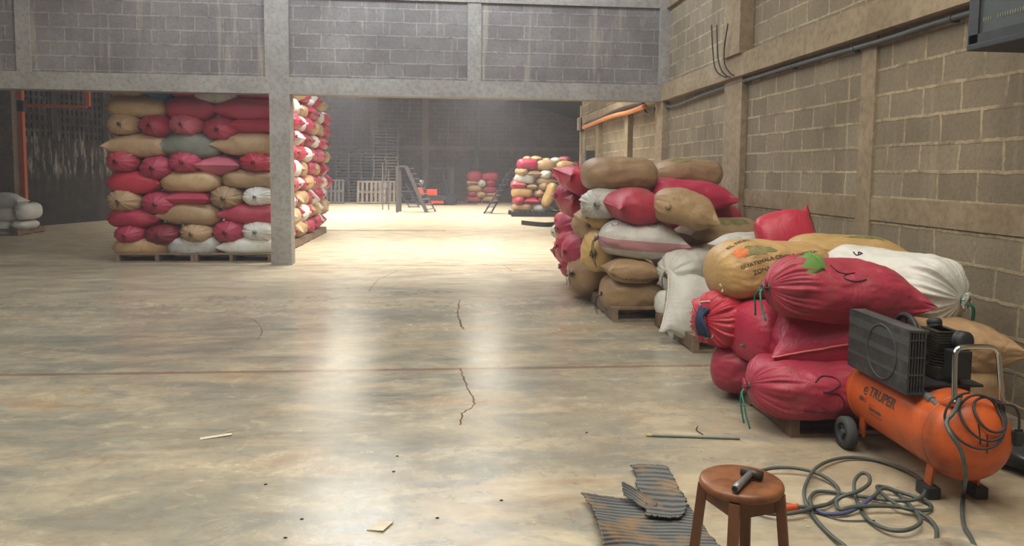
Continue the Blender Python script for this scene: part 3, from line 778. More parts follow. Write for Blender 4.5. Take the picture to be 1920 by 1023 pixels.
# ------------------------------------------------------------------ empty pallets against the far wall
base = make_pallet('empty_pallet', M['pallet_dark'], '', group='empty pallets against the far wall', L=1.13, W=1.0, H=0.137, nb=7)
def stack_of(n, x, y, z0, rz, what, m=None, jit=0.02, order=True):
    rnd = random.Random(n * 7 + int(x * 10))
    for i in range(n):
        o = base if not stack_of.used else copy_tree(base)
        stack_of.used = True
        o.location = (x + rnd.uniform(-jit, jit), y + rnd.uniform(-jit, jit), z0 + i * 0.138); o.rotation_euler = (0, 0, rz + rnd.uniform(-jit, jit))
        o['label'] = 'empty pallet in %s, %s from its bottom' % (what, ORD[i] if i < 12 else {12: 'thirteenth', 13: 'fourteenth', 14: 'fifteenth', 15: 'sixteenth', 16: 'seventeenth'}[i])
        if m:
            for ch in [q for q in bpy.data.objects if q.parent == o]:
                ch.data = ch.data if m is None else swap(ch.data, m)
stack_of.used = False
_sw = {}
def swap(me, m):
    if (me.name, m.name) not in _sw:
        n = me.copy(); n.materials.clear(); n.materials.append(m); _sw[(me.name, m.name)] = n
    return _sw[(me.name, m.name)]
Yp = 34.9
xa, xb, xc = gy(632, 330, Yp).x, gy(678, 330, Yp).x, gy(723, 330, Yp).x
stack_of(16, xa, Yp + .3, 0, 0, 'the tall dark stack half behind the sacks')
stack_of(17, xb, Yp + .3, 0, 0, 'the tall dark stack in the middle')
stack_of(16, xc, Yp, 0, 0.06, 'the pale stack under the high block', M['pallet_pale'], 0.05)
stack_of(8, gy(724, 290, Yp).x, Yp, 2.25, 0.05, 'the high block on the pale stack', None, 0.02)
b2used = False
def open_pallet():
    r = empty('upended_pallet'); tag(r, '', 'pallet', 'empty pallets against the far wall'); bm = bmesh.new()
    for i in range(7): x = -0.565 + i * 0.172; box(bm, x, -0.5, 0.11, x + 0.09, 0.5, 0.13)
    link('deck', bm, M['pallet_pale'], r)
    for y in (-0.5, -0.04, 0.42):
        bm = bmesh.new(); box(bm, -0.565, y, 0.02, 0.565, y + 0.08, 0.11); link('stringer', bm, M['pallet_pale'], r)
    return r
def lean(px0, py0, w, h, y, m, lab, tilt=0.2):
    global b2used
    o = base2 if not b2used else copy_tree(base2); b2used = True; p = gy(px0, py0, y); o.location = (p.x, y, 0.55 * h / 1.0); o.rotation_euler = (radians(90) - tilt, 0, 0); o.scale = (w / 1.13, h, 1)
    o.location.z = 0.5 * h * cos(tilt) ; o['label'] = lab
    for ch in [q for q in bpy.data.objects if q.parent == o]: ch.data = swap(ch.data, m)
base2 = open_pallet()
lean(697, 360, 1.25, 1.0, 33.2, M['pallet_pale'], 'pale pallet standing on edge before the dark stacks')
lean(725, 360, 1.1, 1.0, 33.6, M['pallet_pale'], 'pale pallet on edge, half behind the first pale one on edge')
lean(622, 360, 1.1, 1.05, 33.2, M['pallet_dark'], 'pallet standing on edge beside the tall sack stack')
stack_of(4, gy(775, 370, 34.2).x, 34.3, 0, 0, 'the low stack behind the stepped platform')

# ------------------------------------------------------------------ stepped platform, ladders
def stairs(name, label, x0, ytop, flip, m=M['steel_paint']):
    r = empty(name, (0, 0, 0)); tag(r, label, 'ladder')
    return r
def strut(r, name, a, b, w, h, m, up=(0, 1, 0)):
    bm = bmesh.new(); bar(bm, a, b, w, h, up); return link(name, bm, m, r)
Yl = 26.7
g1, t1, t0, l1 = gz(806, 397), gy(762, 312, Yl), gy(744, 312, Yl), gy(746, 397, Yl)
r = empty('stepped_platform', (l1.x, Yl, 0)); tag(r, 'grey steel loading stair with two legs and open treads, before the forklift', 'stair')
o_ = Vector((l1.x, Yl, 0)); zt = t1.z
for dy in (-0.32, 0.32):
    strut(r, 'leg', Vector((0.0 + (0.06 if dy > 0 else 0), dy, 0)), Vector((0.0 + (0.06 if dy > 0 else 0), dy, zt)), 0.10, 0.07, M['steel_paint'])
    sh = 0.30 if dy > 0 else 0.0
    strut(r, 'stair_rail', Vector((t1.x - o_.x + sh * .5, dy, zt)), Vector((g1.x - o_.x + sh - .1, dy, 0)), 0.13 if dy < 0 else 0.05, 0.05, M['steel_paint'])
    strut(r, 'top_rail', Vector((-0.05, dy, zt)), Vector((t1.x - o_.x, dy, zt)), 0.06, 0.06, M['steel_paint'])
strut(r, 'cross_brace', Vector((0.05, 0.32, 0.72)), Vector(((t1.x - o_.x) * 0.6 + (g1.x - o_.x) * 0.4, 0.32, 0.72)), 0.04, 0.04, M['steel_paint'])
for i in range(9):
    t = (i + 0.4) / 9; c_ = Vector((t1.x - o_.x, 0, zt)).lerp(Vector((g1.x - o_.x, 0, 0)), t)
    bm = bmesh.new(); bar(bm, c_ + Vector((-.03 - .05 * t, -0.31, 0)), c_ + Vector((0.16 + .03 * t, 0.31, 0)), 0.15, 0.025); link('tread', bm, M['steel'], r)
bm = bmesh.new(); box(bm, -0.02, -0.33, zt, t1.x - o_.x, 0.33, zt + 0.02); link('landing', bm, M['steel_paint'], r)
# steep ladder by the far pile
Yl = 26.0; g2, t2, t3 = gz(906, 399), gy(958, 316, Yl), gy(968, 316, Yl)
r = empty('steep_ladder', (g2.x, Yl, 0)); tag(r, 'thin dark steel ladder rising to the top of the far sack pile', 'ladder')
zt = t2.z
for dy in (-0.22, 0.28):
    strut(r, 'side_rail', Vector((0 if dy < 0 else 0.28, dy, 0)), Vector((t2.x - g2.x + (0.2 if dy > 0 else 0), dy, zt)), 0.05, 0.05, M['truck_dark'])
strut(r, 'top_bar', Vector((t2.x - g2.x, -0.22, zt)), Vector((t3.x - g2.x + 0.05, -0.22, zt)), 0.04, 0.04, M['truck_dark'])
strut(r, 'rear_leg', Vector((t3.x - g2.x, -0.22, zt)), Vector((t3.x - g2.x - 0.02, -0.22, 0)), 0.035, 0.035, M['steel_paint'])
for i in range(8):
    t = 0.03 + i / 8.3; c_ = Vector((0.03, 0, 0)).lerp(Vector((t2.x - g2.x, 0, zt)), t)
    bm = bmesh.new(); bar(bm, c_ + Vector((-.03, -0.21, 0)), c_ + Vector((0.24, 0.27, 0)), 0.12, 0.025); link('rung', bm, M['steel'], r)
# thin standing ladder and small step frame
Y3 = 28.0; q = gy(722, 390, Y3)
r = empty('thin_ladder', (q.x, Y3, 0)); tag(r, 'thin pale ladder standing upright before the pallets', 'ladder')
for x, zt in ((-0.09, 1.75), (0.13, 1.5)): strut(r, 'side_rail', Vector((x, 0, 0)), Vector((x - 0.02, 0.3, zt)), 0.04, 0.04, M['steel_paint'])
for i in range(6): strut(r, 'rung', Vector((-0.1, 0.05 + .04 * i, 0.3 + 0.24 * i)), Vector((0.13, 0.05 + .04 * i, 0.3 + 0.24 * i)), 0.03, 0.03, M['steel_paint'], (0, 0, 1))
Y4 = 29.0; q = gz(768, 389)
r = empty('step_frame', (q.x, q.y, 0)); tag(r, 'small dark step frame on the floor behind the stepped platform', 'step')
for dx in (-0.0, 0.38): strut(r, 'side_rail', Vector((dx, 0, 0)), Vector((dx - 0.55, 0.2, 0.95)), 0.04, 0.04, M['truck_dark'])
for i in range(5): strut(r, 'rung', Vector((-.11 * i - .02, .04 * i, 0.04 + 0.19 * i)), Vector((0.38 - .11 * i - .02, .04 * i, 0.04 + 0.19 * i)), 0.05, 0.03, M['truck_dark'], (0, 0, 1))
# curved dark bar on the floor
bm = bmesh.new(); P_ = [gz(979, 421), gz(1005, 424), gz(1030, 425), gz(1062, 421.5)]
for a_, b_ in zip(spline(P_, 4)[:-1], spline(P_, 4)[1:]): bar(bm, a_ + Vector((0, 0, .06)), b_ + Vector((0, 0, .06)), 0.05, 0.12)
tag(link('steel_beam', bm, M['black']), 'dark bowed steel beam lying on the bright far floor', 'beam')

# ------------------------------------------------------------------ forklift
q = gz(835, 384); Yk = 32.6; s0 = Yk / FPX; x0 = gy(786, 384, Yk).x
r = empty('forklift', (x0, Yk, 0)); tag(r, 'small orange and dark grey forklift parked at the far wall', 'forklift')
def fx(px): return gy(px, 370, Yk).x - x0
def fz(py): return gy(820, py, Yk).z
def fbox(n, m, px0, py0, px1, py1, y0, y1, bev=0.02):
    bm = bmesh.new(); box(bm, fx(px0), y0, fz(py1), fx(px1), y1, fz(py0), bev); return link(n, bm, m, r)
fbox('counterweight', M['truck_orange'], 784, 351, 796, 367, -0.45, 0.45, 0.06)
fbox('hood', M['truck_orange'], 799, 354, 820, 366, -0.42, 0.42, 0.05)
fbox('chassis', M['truck_dark'], 784, 365.5, 843, 375, -0.46, 0.46, 0.03)
fbox('battery_side', M['truck_orange'], 804, 375, 832, 380.5, -0.44, 0.44, 0.02)
fbox('underbody', M['truck_dark'], 790, 375, 846, 382, -0.40, 0.40, 0.02)
fbox('seat', M['black'], 800, 350, 818, 354, -0.2, 0.2, 0.03)
fbox('backrest', M['black'], 800, 338, 806, 351, -0.2, 0.2, 0.03)
for px in (790.5, 845.5):
    for y_ in (-0.5, 0.36):
        R_ = 0.23 if px > 800 else 0.2
        bm = bmesh.new(); lathe(bm, [(R_ * 0.5, 0), (R_ * 0.95, 0.0), (R_, 0.03), (R_, 0.12), (R_ * 0.95, 0.15), (R_ * 0.5, 0.15)], 24, axis_m((0, 1, 0)), (fx(px), y_, R_))
        wv = link('wheel', bm, M['black'], r, False)
        bm = bmesh.new(); lathe(bm, [(R_ * 0.5, -0.005), (R_ * 0.5, 0.155)], 16, axis_m((0, 1, 0)), (fx(px), y_, R_)); link('hub', bm, M['truck_dark'], wv)
for y_ in (-0.42, 0.38):
    strut(r, 'guard_post', Vector((fx(797), y_, fz(366))), Vector((fx(800), y_, fz(316))), 0.05, 0.14, M['truck_dark'])
    strut(r, 'guard_post', Vector((fx(841), y_, fz(372))), Vector((fx(829), y_, fz(316.5))), 0.05, 0.09, M['truck_dark'])
bm = bmesh.new()
for i in range(7): box(bm, fx(800), -0.42 + i * 0.13, fz(316.5), fx(831), -0.38 + i * 0.13, fz(314.5))
box(bm, fx(799), -0.44, fz(317), fx(802), 0.42, fz(314)); box(bm, fx(829), -0.44, fz(317), fx(832), 0.42, fz(314)); link('overhead_guard', bm, M['truck_dark'], r)
for y_ in (-0.3, 0.24):
    bm = bmesh.new(); box(bm, fx(842), y_, 0.08, fx(846.5), y_ + 0.08, fz(313)); box(bm, fx(846.5), y_ + .01, 0.08, fx(851), y_ + 0.09, fz(313.5)); link('mast', bm, M['truck_dark'], r)
fbox('mast_crossbar', M['truck_dark'], 838, 313, 851, 316, -0.3, 0.3, 0.0)
fbox('carriage', M['truck_dark'], 851, 362, 857, 378, -0.4, 0.4, 0.01)
for y_ in (-0.25, 0.15):
    bm = bmesh.new(); box(bm, fx(854), y_, 0.05, fx(854) + 0.95, y_ + 0.1, 0.09); link('fork', bm, M['truck_dark'], r)
strut(r, 'steering_column', Vector((fx(836), 0, fz(366))), Vector((fx(829), 0, fz(341))), 0.08, 0.10, M['black'])
bm = bmesh.new(); cc = Vector((fx(827), 0, fz(339))); mt = axis_m((-0.5, 0, 0.86))
tube(bm, [cc + mt @ Vector((0.17 * cos(a), 0.17 * sin(a), 0)) for a in [2 * pi * k / 20 for k in range(20)]], 0.018, 6, True)
for a in (0.3, 2.4, 4.5): tube(bm, [cc, cc + mt @ Vector((0.17 * cos(a), 0.17 * sin(a), 0))], 0.014, 5)
link('steering_wheel', bm, M['black'], r)
bm = bmesh.new(); cc = Vector((fx(791), -0.1, fz(343)))
lathe(bm, [(0.06, -0.2), (0.14, -0.18), (0.15, 0), (0.14, 0.2), (0.06, 0.22)], 20, axis_m((0, 1, 0)), cc); link('gas_cylinder', bm, M['steel'], r, True)

bm = bmesh.new(); a = gy(895, 190, 36.5); b = gy(895, 284, 36.5); tube(bm, [(a.x, 36.58, 5.3), (a.x, 36.58, b.z)], 0.05, 8); o = link('wall_pipe', bm, M['conduit']); tag(o, 'dark vertical pipe ending in a small box on the far wall', 'pipe')
bm = bmesh.new(); box(bm, a.x - .16, 36.5, b.z - .18, a.x + .12, 36.64, b.z + .12, .02); link('junction_box', bm, M['conduit'], o)
# ------------------------------------------------------------------ fittings at the end of the east wall
for (px0, px1, y0, y1, dep, h0, nm, lab, m_) in ((1088, 1093.5, 188, 0, 18.4, 0, 'wooden_post', 'tall pale post at the far end of the long block wall', M['post']),):
    a, b = gy(px0, 250, dep), gy(px1, 250, dep); bm = bmesh.new(); box(bm, a.x, dep, 0, b.x, dep + 0.07, 3.1); tag(link(nm, bm, m_), lab, 'post')
a, b = gy(1089, 300, 17.9), gy(1095, 300, 17.9); bm = bmesh.new(); box(bm, a.x, 17.9, 0, b.x, 17.95, gy(1092, 289, 17.9).z); tag(link('wooden_plank', bm, M['post']), 'short pale plank standing before the tall pale post', 'plank')
def wbox(n, px0, py0, px1, py1, Y, d, m_, lab, cat):
    a, b = gy(px0, py0, Y), gy(px1, py1, Y); bm = bmesh.new(); box(bm, a.x, Y, b.z, b.x if n != 'meter_box' else WX - 0.0, Y + d, a.z, 0.01); r_ = link(n, bm, m_); tag(r_, lab, cat); return r_
o = wbox('switch_box', 1084, 222, 1089, 244, 18.2, 0.12, M['post'], 'pale grey switch box fixed to the tall pale post', 'box')
bm = bmesh.new(); a, b = gy(1089, 220, 18.2), gy(1096, 246, 18.2); box(bm, a.x, 18.25, b.z, b.x, 18.4, a.z); link('backplate', bm, M['box_green'], o)
wbox('meter_box', 1099, 282, 1108, 301, 17.2, 0.15, M['box_green'], 'small dark box on the wall behind the plank', 'box')

# ------------------------------------------------------------------ the long pile by the east wall: middle heap
G = 'sacks of the middle heap'
def hs(color, px, py, Y, L, W, H, A, B, rz, ry, rx, label, res=(52, 64), group=G, **k):
    return sack(color, gy(px, py, Y), L, W, H, A, B, radians(rz), radians(ry), radians(rx), res, label, group, **k)
def print_text(o, s, txt, size, u, v, rot=0, m='print_dark', side=1, up=-1, bold=0.0):
    return text_part(txt, size, s.surf(u, v, up, side, 0.003, rot), M[m], o, 'printed_lettering', bold, 0.025)
def print_blob(o, s, u, v, rx_, ry_, m, seed=1, name='printed_picture', side=1):
    rnd = random.Random(seed); fn = s.surf(u, v, -1, side, 0.002); bm = bmesh.new(); n = 28; rad = [1 + rnd.uniform(-.22, .22) for _ in range(n)]
    c = bm.verts.new(fn(0, 0)); rings = []
    for t in (0.33, 0.66, 1.0): rings.append([bm.verts.new(fn(rx_ * t * rad[k] * cos(2 * pi * k / n), ry_ * t * rad[k] * sin(2 * pi * k / n))) for k in range(n)])
    for k in range(n):
        bm.faces.new((c, rings[0][k], rings[0][(k + 1) % n]))
        for i in (0, 1): bm.faces.new((rings[i][k], rings[i + 1][k], rings[i + 1][(k + 1) % n], rings[i][(k + 1) % n]))
    link(name, bm, M[m], o, True)
def stroke(o, s, pts, u, v, r=0.004, m='ink', name='marker_writing', side=1):
    fn = s.surf(u, v, -1, side, 0.003); bm = bmesh.new()
    tube(bm, [fn(p.x, p.y) for p in spline([(a, b, 0) for a, b in pts], 6)], r, 5); link(name, bm, M[m], o)

p = make_pallet('wooden_pallet', M['pallet'], 'wooden pallet under the tan sacks of the middle heap', group='pallets along the east wall', L=1.2, W=1.1)
q = gz(1150, 604); p.location = (q.x + 0.60, q.y + 0.56, 0)
palletE = p
o, s = hs('brown', 1192, 549, 7.42, 0.72, 0.55, 0.40, 'fold', 'fold', 4, 0, 0, 'brown sack at the bottom of middle heap, resting on the pallet', bend=0.0)
string_tie(o, s, 'A', M['twine'], 1, 0.004, 0.2)
o, s = hs('tan', 1184, 507, 7.25, 0.56, 0.42, 0.26, 'sewn', 'sewn', 0, 3, 0, 'small tan sack with printed lettering, on the bottom brown sack')
seam(o, s, 'A', M['brass'], .003); print_text(o, s, 'ZONA 4 LA TERMINAL', 0.052, 0.10, pi + 0.62, -0.06)
o, s = hs('white', 1290, 508, 7.05, 0.66, 0.46, 0.42, 'tied', 'fold', 38, 0, 0, 'white sack gathered with black string, beside the small printed tan sack', pleat=2.4)
string_tie(o, s, 'A', M['twine'], 2, 0.005, 0.11)
o, s = hs('striped', 1203, 449, 7.35, 0.88, 0.56, 0.42, 'tied', 'sewn', -4, 4, 0, 'white sack with a wide pink stripe, above the small tan sack', bend=0.01)
string_tie(o, s, 'A', M['twine'], 1, 0.005, 0.2); print_text(o, s, 'S', 0.2, 0.12, pi - 0.75, 0, 'print_grey', bold=0.01); print_text(o, s, 'OMG', 0.11, -0.5, pi - 0.75, 0, 'print_grey')
# big white pillow leaning out
o, s = hs('white', 1312, 582, 6.2, 0.66, 0.60, 0.28, 'sewn', 'fold', 0, 16, 62, 'big white pillow-shaped sack slumped between middle and near heaps', ear=1.0, blunt=3.5)
seam(o, s, 'A', M['ivory'], 0.006)
hs('dirty white', 1318, 622, 6.35, 0.55, 0.5, 0.27, 'fold', 'fold', 15, 0, 0, 'white sack under the big slumped white one, on the pallet edge')
hs('white', 1278, 572, 6.9, 0.45, 0.45, 0.34, 'fold', 'fold', 50, 0, 0, 'white sack peeping out behind the big slumped white one')
o, s = hs('brown', 1345, 440, 7.6, 0.85, 0.55, 0.38, 'sewn', 'fold', 6, 2, 0, 'brown sack with faded green print, under the pointed tan sack')
print_blob(o, s, 0.12, pi - 0.95, 0.20, 0.07, 'print_green', 3)
o, s = hs('red', 1192, 387, 7.3, 0.62, 0.52, 0.36, 'sewn', 'sewn', 14, 3, 8, 'red pillow-shaped sack on the striped white one')
seam(o, s, 'A', M['red_thread'] if 'red_thread' in M else M['pinkthread'], .003)
o, s = hs('tan', 1284, 393, 7.1, 0.66, 0.48, 0.38, 'tied', 'sewn', -12, 13, 0, 'tan sack tapering to a point, on the brown printed sack', twist=0.2)
bm = bmesh.new(); lathe(bm, [(0.018, 0), (0.03, 0.012), (0.02, 0.03), (0.008, 0.034)], 12, axis_m((-0.3, -1, 0.1)), s.P(-0.55, pi + 0.1)); link('twisted_corner', bm, SK['tan'], o, True)
o, s = hs('dirty white', 1135, 381, 7.65, 0.60, 0.46, 0.34, 'tied', 'fold', 62, 0, 0, 'greyish white gathered sack behind the red pillow-shaped one', pleat=2.4)
o, s = hs('crimson', 1296, 367, 7.75, 0.92, 0.5, 0.35, 'fold', 'sewn', -3, 5, 0, 'long red sack with a pointed end, under the top brown sack by the wall')
o, s = hs('brown', 1160, 327, 7.75, 0.78, 0.55, 0.36, 'fold', 'fold', 3, 0, 0, 'plump brown sack lying on top of the middle heap, aisle side')
o, s = hs('brown', 1287, 325, 8.25, 0.78, 0.5, 0.33, 'fold', 'fold', 0, 0, 0, 'brown sack with green print on top of the heap, wall side')
print_blob(o, s, -0.25, pi - 1.05, 0.13, 0.06, 'print_green', 5)
hs('red', 1335, 408, 8.0, 0.6, 0.45, 0.3, 'fold', 'fold', 0, 0, 0, 'red sack peeping out between the brown printed and pointed tan sacks', res=(24, 28))
hs('brown', 1300, 480, 8.0, 0.9, 0.6, 0.34, 'fold', 'fold', 0, 0, 0, 'brown sack deep in the middle heap behind the white gathered one', res=(24, 28))
hs('red', 1290, 430, 8.3, 1.0, 0.6, 0.34, 'fold', 'fold', 0, 0, 0, 'red sack deep in the middle heap behind the brown printed one', res=(24, 28))
hs('tan', 1370, 480, 7.4, 0.8, 0.6, 0.34, 'fold', 'fold', 0, 0, 0, 'tan sack low by the wall behind the near heap', res=(24, 28))
hs('tan', 1330, 540, 7.4, 0.9, 0.6, 0.34, 'fold', 'fold', 0, 0, 0, 'tan sack at the bottom of the middle heap, wall side', res=(24, 28))

# the aisle side of that pile, running away along the hall
TG = 'sacks along the aisle side of the long pile'
def tail(color, px, py, Y, L, W, H, B, rz, ry, rx, label, res=(34, 44), A='tied', **k):
    return hs(color, px, py, Y, L, W, H, A, B, rz, ry, rx, label, res, TG, **k)
tail('crimson', 1092, 343, 8.3, 0.62, 0.5, 0.34, 'fold', 20, 25, 10, 'glossy red sack corner just under the top brown sack, aisle side', A='sewn', ear=1.5)
tail('red', 1089, 365, 8.7, 0.6, 0.5, 0.34, 'fold', 8, 0, 0, 'red gathered sack, second from the top on the aisle side', pleat=1.6)
tail('crimson', 1093, 388, 8.6, 0.62, 0.5, 0.36, 'fold', 20, 20, 5, 'red sack with a torn corner beside the grey gathered sack', A='sewn', ear=1.5)
tail('brown', 1120, 418, 7.9, 0.55, 0.5, 0.36, 'fold', 60, 0, 0, 'crumpled brown sack squeezed behind the pink-striped one', pleat=1.7)
tail('yellow', 1136, 404, 7.75, 0.5, 0.45, 0.3, 'fold', 30, 0, 0, 'yellow sack top behind the pink-striped one')
tail('red', 1088, 428, 9.2, 0.62, 0.55, 0.4, 'fold', 15, 0, 0, 'plump red gathered sack in the middle of the aisle side', pleat=1.7)
tail('crimson', 1092, 460, 9.0, 0.66, 0.55, 0.40, 'fold', 10, 0, 0, 'red sack with dark tie, third layer on the aisle side', pleat=1.8, tie={'A': M['twine']})
tail('red', 1102, 468, 8.4, 0.6, 0.5, 0.38, 'fold', 25, 0, 0, 'red sack pressed against the yellow tied sack', pleat=1.2)
tail('crimson', 1082, 480, 9.6, 0.6, 0.5, 0.34, 'fold', 14, 15, 0, 'red sack with a sharp fold, lowest but one on the aisle side', A='sewn')
tail('red', 1096, 498, 9.6, 0.66, 0.5, 0.34, 'fold', 10, 0, 0, 'red sack at the bottom of the aisle side', pleat=1.6)
tail('yellow', 1133, 470, 7.75, 0.55, 0.45, 0.5, 'fold', 55, 0, 0, 'yellow sack tied with dark string, behind the small printed one', pleat=1.8, tie={'A': M['twine']})
tail('brown', 1115, 508, 8.3, 0.62, 0.5, 0.48, 'fold', 28, 0, 0, 'brown gathered sack at the bottom with dark string, aisle side', pleat=1.8, tie={'A': M['twine']})
tail('tan', 1107, 530, 8.5, 0.5, 0.5, 0.3, 'fold', 25, 0, 0, 'tan sack flattened at the bottom beside the brown gathered one')
tail('dark red', 1068, 412, 15.4, 0.66, 0.5, 0.36, 'fold', 20, 0, 0, 'dark red sack on the grey bundle at the aisle edge')
tail('grey', 1062, 433, 15.3, 0.7, 0.5, 0.34, 'fold', 30, 0, 0, 'grey bundle on a low pallet at the aisle edge, far end')
c = copy_tree(pl); q = gz(1078, 452); c.location = (q.x + 0.12, 15.45, 0); c.scale = (0.78, 1, 1); c['label'] = 'low wooden pallet under the grey bundle at the aisle edge'; c['group'] = 'pallets along the east wall'
for k, (Y_, x_) in enumerate(((9.3, 2.2), (10.6, 2.35), (11.9, 2.5))):
    c = copy_tree(pl); c.location = (x_ + 0.15, Y_, 0); c['label'] = 'pallet under the aisle side of the long pile, %s behind middle heap' % ORD[k]; c['group'] = 'pallets along the east wall'
# ------------------------------------------------------------------ near heap
G2 = 'sacks of the near heap'
p = copy_tree(palletE); p.location = (2.52, 4.49, 0); p.scale = (1.0, 1.12, 1.0); p['label'] = 'wooden pallet under the red sacks of the near heap'; palletN = p
p = copy_tree(palletE); p.location = (2.62, 6.35, 0); p['label'] = 'wooden pallet under the big slumped white sack'
def h2(color, px, py, Y, L, W, H, A, B, rz, ry, rx, label, res=(90, 144), **k):
    return hs(color, px, py, Y, L, W, H, A, B, rz, ry, rx, label, res, G2, **k)
# bottom layer
o, s = h2('red', 1530, 722, 4.02, 0.78, 0.50, 0.35, 'tied', 'fold', -3, 0, 0, 'red sack marked with a handwritten 3, bottom of the near heap', pleat=1.3, plump=4.6)
string_tie(o, s, 'A', M['green_twine'], 2, 0.006, 0.2)
stroke(o, s, [(-0.07, 0.09), (-0.02, 0.135), (0.05, 0.125), (0.065, 0.075), (0.0, 0.035), (-0.03, 0.03), (0.05, 0.02), (0.085, -0.03), (0.05, -0.075), (-0.04, -0.085), (-0.13, -0.075)], -0.12, pi - 0.05, 0.0035)
o, s = h2('red', 1428, 688, 4.62, 0.60, 0.5, 0.37, 'fold', 'tied', -38, 0, 0, 'red sack with a scuffed face, behind the one marked 3', pleat=1.2)
print_text(o, s, 'GUATE', 0.05, 0.25, pi - 0.1, -1.2)
bm = bmesh.new(); q = gy(1397, 651, 4.35)
for d in ((0.03, 0, 0.005), (-0.03, 0, 0.01), (0.02, 0, -0.02)): tube(bm, spline([q, q + Vector(d) * 0.6 + Vector((0, 0, .01)), q + Vector(d)], 3), 0.006, 6)
tag(link('twine_scrap', bm, M['green_twine']), 'scrap of green twine caught between two red sacks', 'twine')
# second layer
o, s = h2('crimson', 1538, 628, 4.30, 0.86, 0.68, 0.44, 'sewn', 'fold', 72, 6, -13, 'large glossy red sack with a sewn edge, middle of near heap', ear=0.6, bend=0.03, blunt=5.0)
seam(o, s, 'A', M['pinkthread'], 0.006)
o, s = h2('crimson', 1452, 622, 4.45, 0.5, 0.5, 0.40, 'fold', 'fold', 10, 0, 0, 'red sack wedged behind the large glossy one')
o, s = h2('crimson', 1366, 596, 4.68, 0.42, 0.42, 0.38, 'tied', 'fold', 22, 0, 0, 'red sack with a gathered mouth stuffed with blue rag', pleat=2.6)
bm = bmesh.new()
for k in range(7):
    a = s.P(-1.02, 0) ; yy = (k - 3) * 0.012
    tube(bm, spline([(-0.205, yy, 0.085 - 0.02 * (k % 3)), (-0.235, yy * 0.6 + 0.01, 0.03), (-0.232, yy, -0.03), (-0.20, yy * 1.3, -0.1 + 0.015 * (k % 2))], 4), 0.013, 6)
link('rag_stuffing', bm, M['denim'], o, True)
bm = bmesh.new()
tube(bm, spline([(-0.19, 0.05 * sin(k * 1.3) + (0.03 if k % 2 else -0.03), 0.13 - 0.027 * k) for k in range(10)], 3), 0.005, 5); link('frayed_edge', bm, M['ivory'], o)
# top layer
o, s = h2('yellow', 1440, 508, 4.72, 0.80, 0.56, 0.42, 'fold', 'fold', 2, 3, -4, 'tan sack printed with farm picture and lettering, on top of near heap', sq=2.2)
print_blob(o, s, -0.72, 2.45, 0.05, 0.05, 'print_orange', 8); print_blob(o, s, -0.48, 2.42, 0.13, 0.05, 'print_green', 9)
print_text(o, s, 'EL NORTE', 0.042, -0.62, 2.0, 0.3, 'print_dark', bold=0.001)
print_text(o, s, 'GUATEMALA CENTROAMERICA', 0.038, -0.10, 2.72, 0.30, 'print_dark', bold=0.001)
print_text(o, s, 'ZONA 4 LA TERMINAL', 0.038, -0.10, 2.98, 0.30, 'print_dark', bold=0.001)
bm = bmesh.new(); q = s.P(-0.96, pi + 0.8); tube(bm, spline([q, q + Vector((0.02, -0.01, -0.02)), q + Vector((0.015, -0.01, -0.05))], 3), [0.010] * 3 + [0.007] * 3 + [0.01], 6); link('corner_tuft', bm, M['ivory'], o, True)
o, s = h2('red', 1576, 546, 4.05, 0.84, 0.48, 0.38, 'tied', 'sewn', -4, 4, 0, 'long red sack tied with green twine, topmost of the near heap', pleat=1.4, bend=0.012, plump=4.6, blunt=3.2)
topred = (o, s)
string_tie(o, s, 'A', M['green_twine'], 3, 0.007, 0.16)
stroke(o, s, [(-0.09, 0.10), (-0.07, 0.05), (-0.02, 0.03), (0.03, 0.035), (0.0, 0.03), (-0.035, 0.01), (-0.03, -0.02), (0.02, -0.035), (0.08, -0.02)], -0.1, pi - 0.62, 0.003)
bm = bmesh.new(); q = s.P(1.0, 0); tube(bm, spline([q + Vector((-0.01, -0.05, 0)), q + Vector((0.02, -0.05, -0.01)), q + Vector((0.03, -0.055, -0.04))], 3), 0.007, 6); link('corner_tuft', bm, M['ivory'], o)
o, s = h2('white', 1668, 537, 4.40, 0.84, 0.54, 0.46, 'fold', 'tied', -58, 3, 0, 'big white sack gathered with green twine, against the block wall', pleat=2.0, plump=5.0)
string_tie(o, s, 'B', M['green_twine'], 2, 0.006, 0.15)
stroke(o, s, [(-0.03, 0.03), (0.01, 0.0), (0.03, 0.03), (0.0, 0.04), (0.01, 0.02)], -0.35, pi - 0.95, 0.004)
o, s = h2('yellow', 1592, 476, 4.85, 0.82, 0.45, 0.26, 'fold', 'sewn', -8, 2, 0, 'long yellowish sack with a pointed end, behind the topmost red one', ear=0.2)
print_blob(o, s, 0.15, pi - 1.2, 0.13, 0.03, 'print_green', 12)
o, s = h2('crimson', 1476, 438, 5.35, 0.46, 0.36, 0.22, 'fold', 'sewn', 0, -12, 66, 'red sack with a raised corner leaning on the block wall', ear=1.7, res=(40, 48))
h2('dirty white', 1400, 462, 5.6, 0.5, 0.4, 0.24, 'sewn', 'fold', 0, 0, 0, 'white sack corner showing behind the printed tan sack', res=(30, 36))
h2('tan', 1768, 642, 4.08, 0.74, 0.5, 0.32, 'fold', 'sewn', -6, 3, 0, 'tan sack with pointed end behind the compressor motor', ear=0.4)
h2('tan', 1700, 655, 4.3, 0.9, 0.5, 0.34, 'fold', 'fold', 0, 0, 0, 'tan sack under the white gathered one, behind the fan guard', res=(30, 36))
h2('tan', 1755, 715, 4.1, 0.66, 0.5, 0.36, 'fold', 'fold', -6, 0, 0, 'tan sack at the bottom behind the compressor tank', res=(40, 48))
h2('tan', 1560, 520, 5.0, 0.7, 0.4, 0.26, 'fold', 'fold', 0, 0, 0, 'tan sack in the core of near heap under the yellowish one', res=(24, 30))
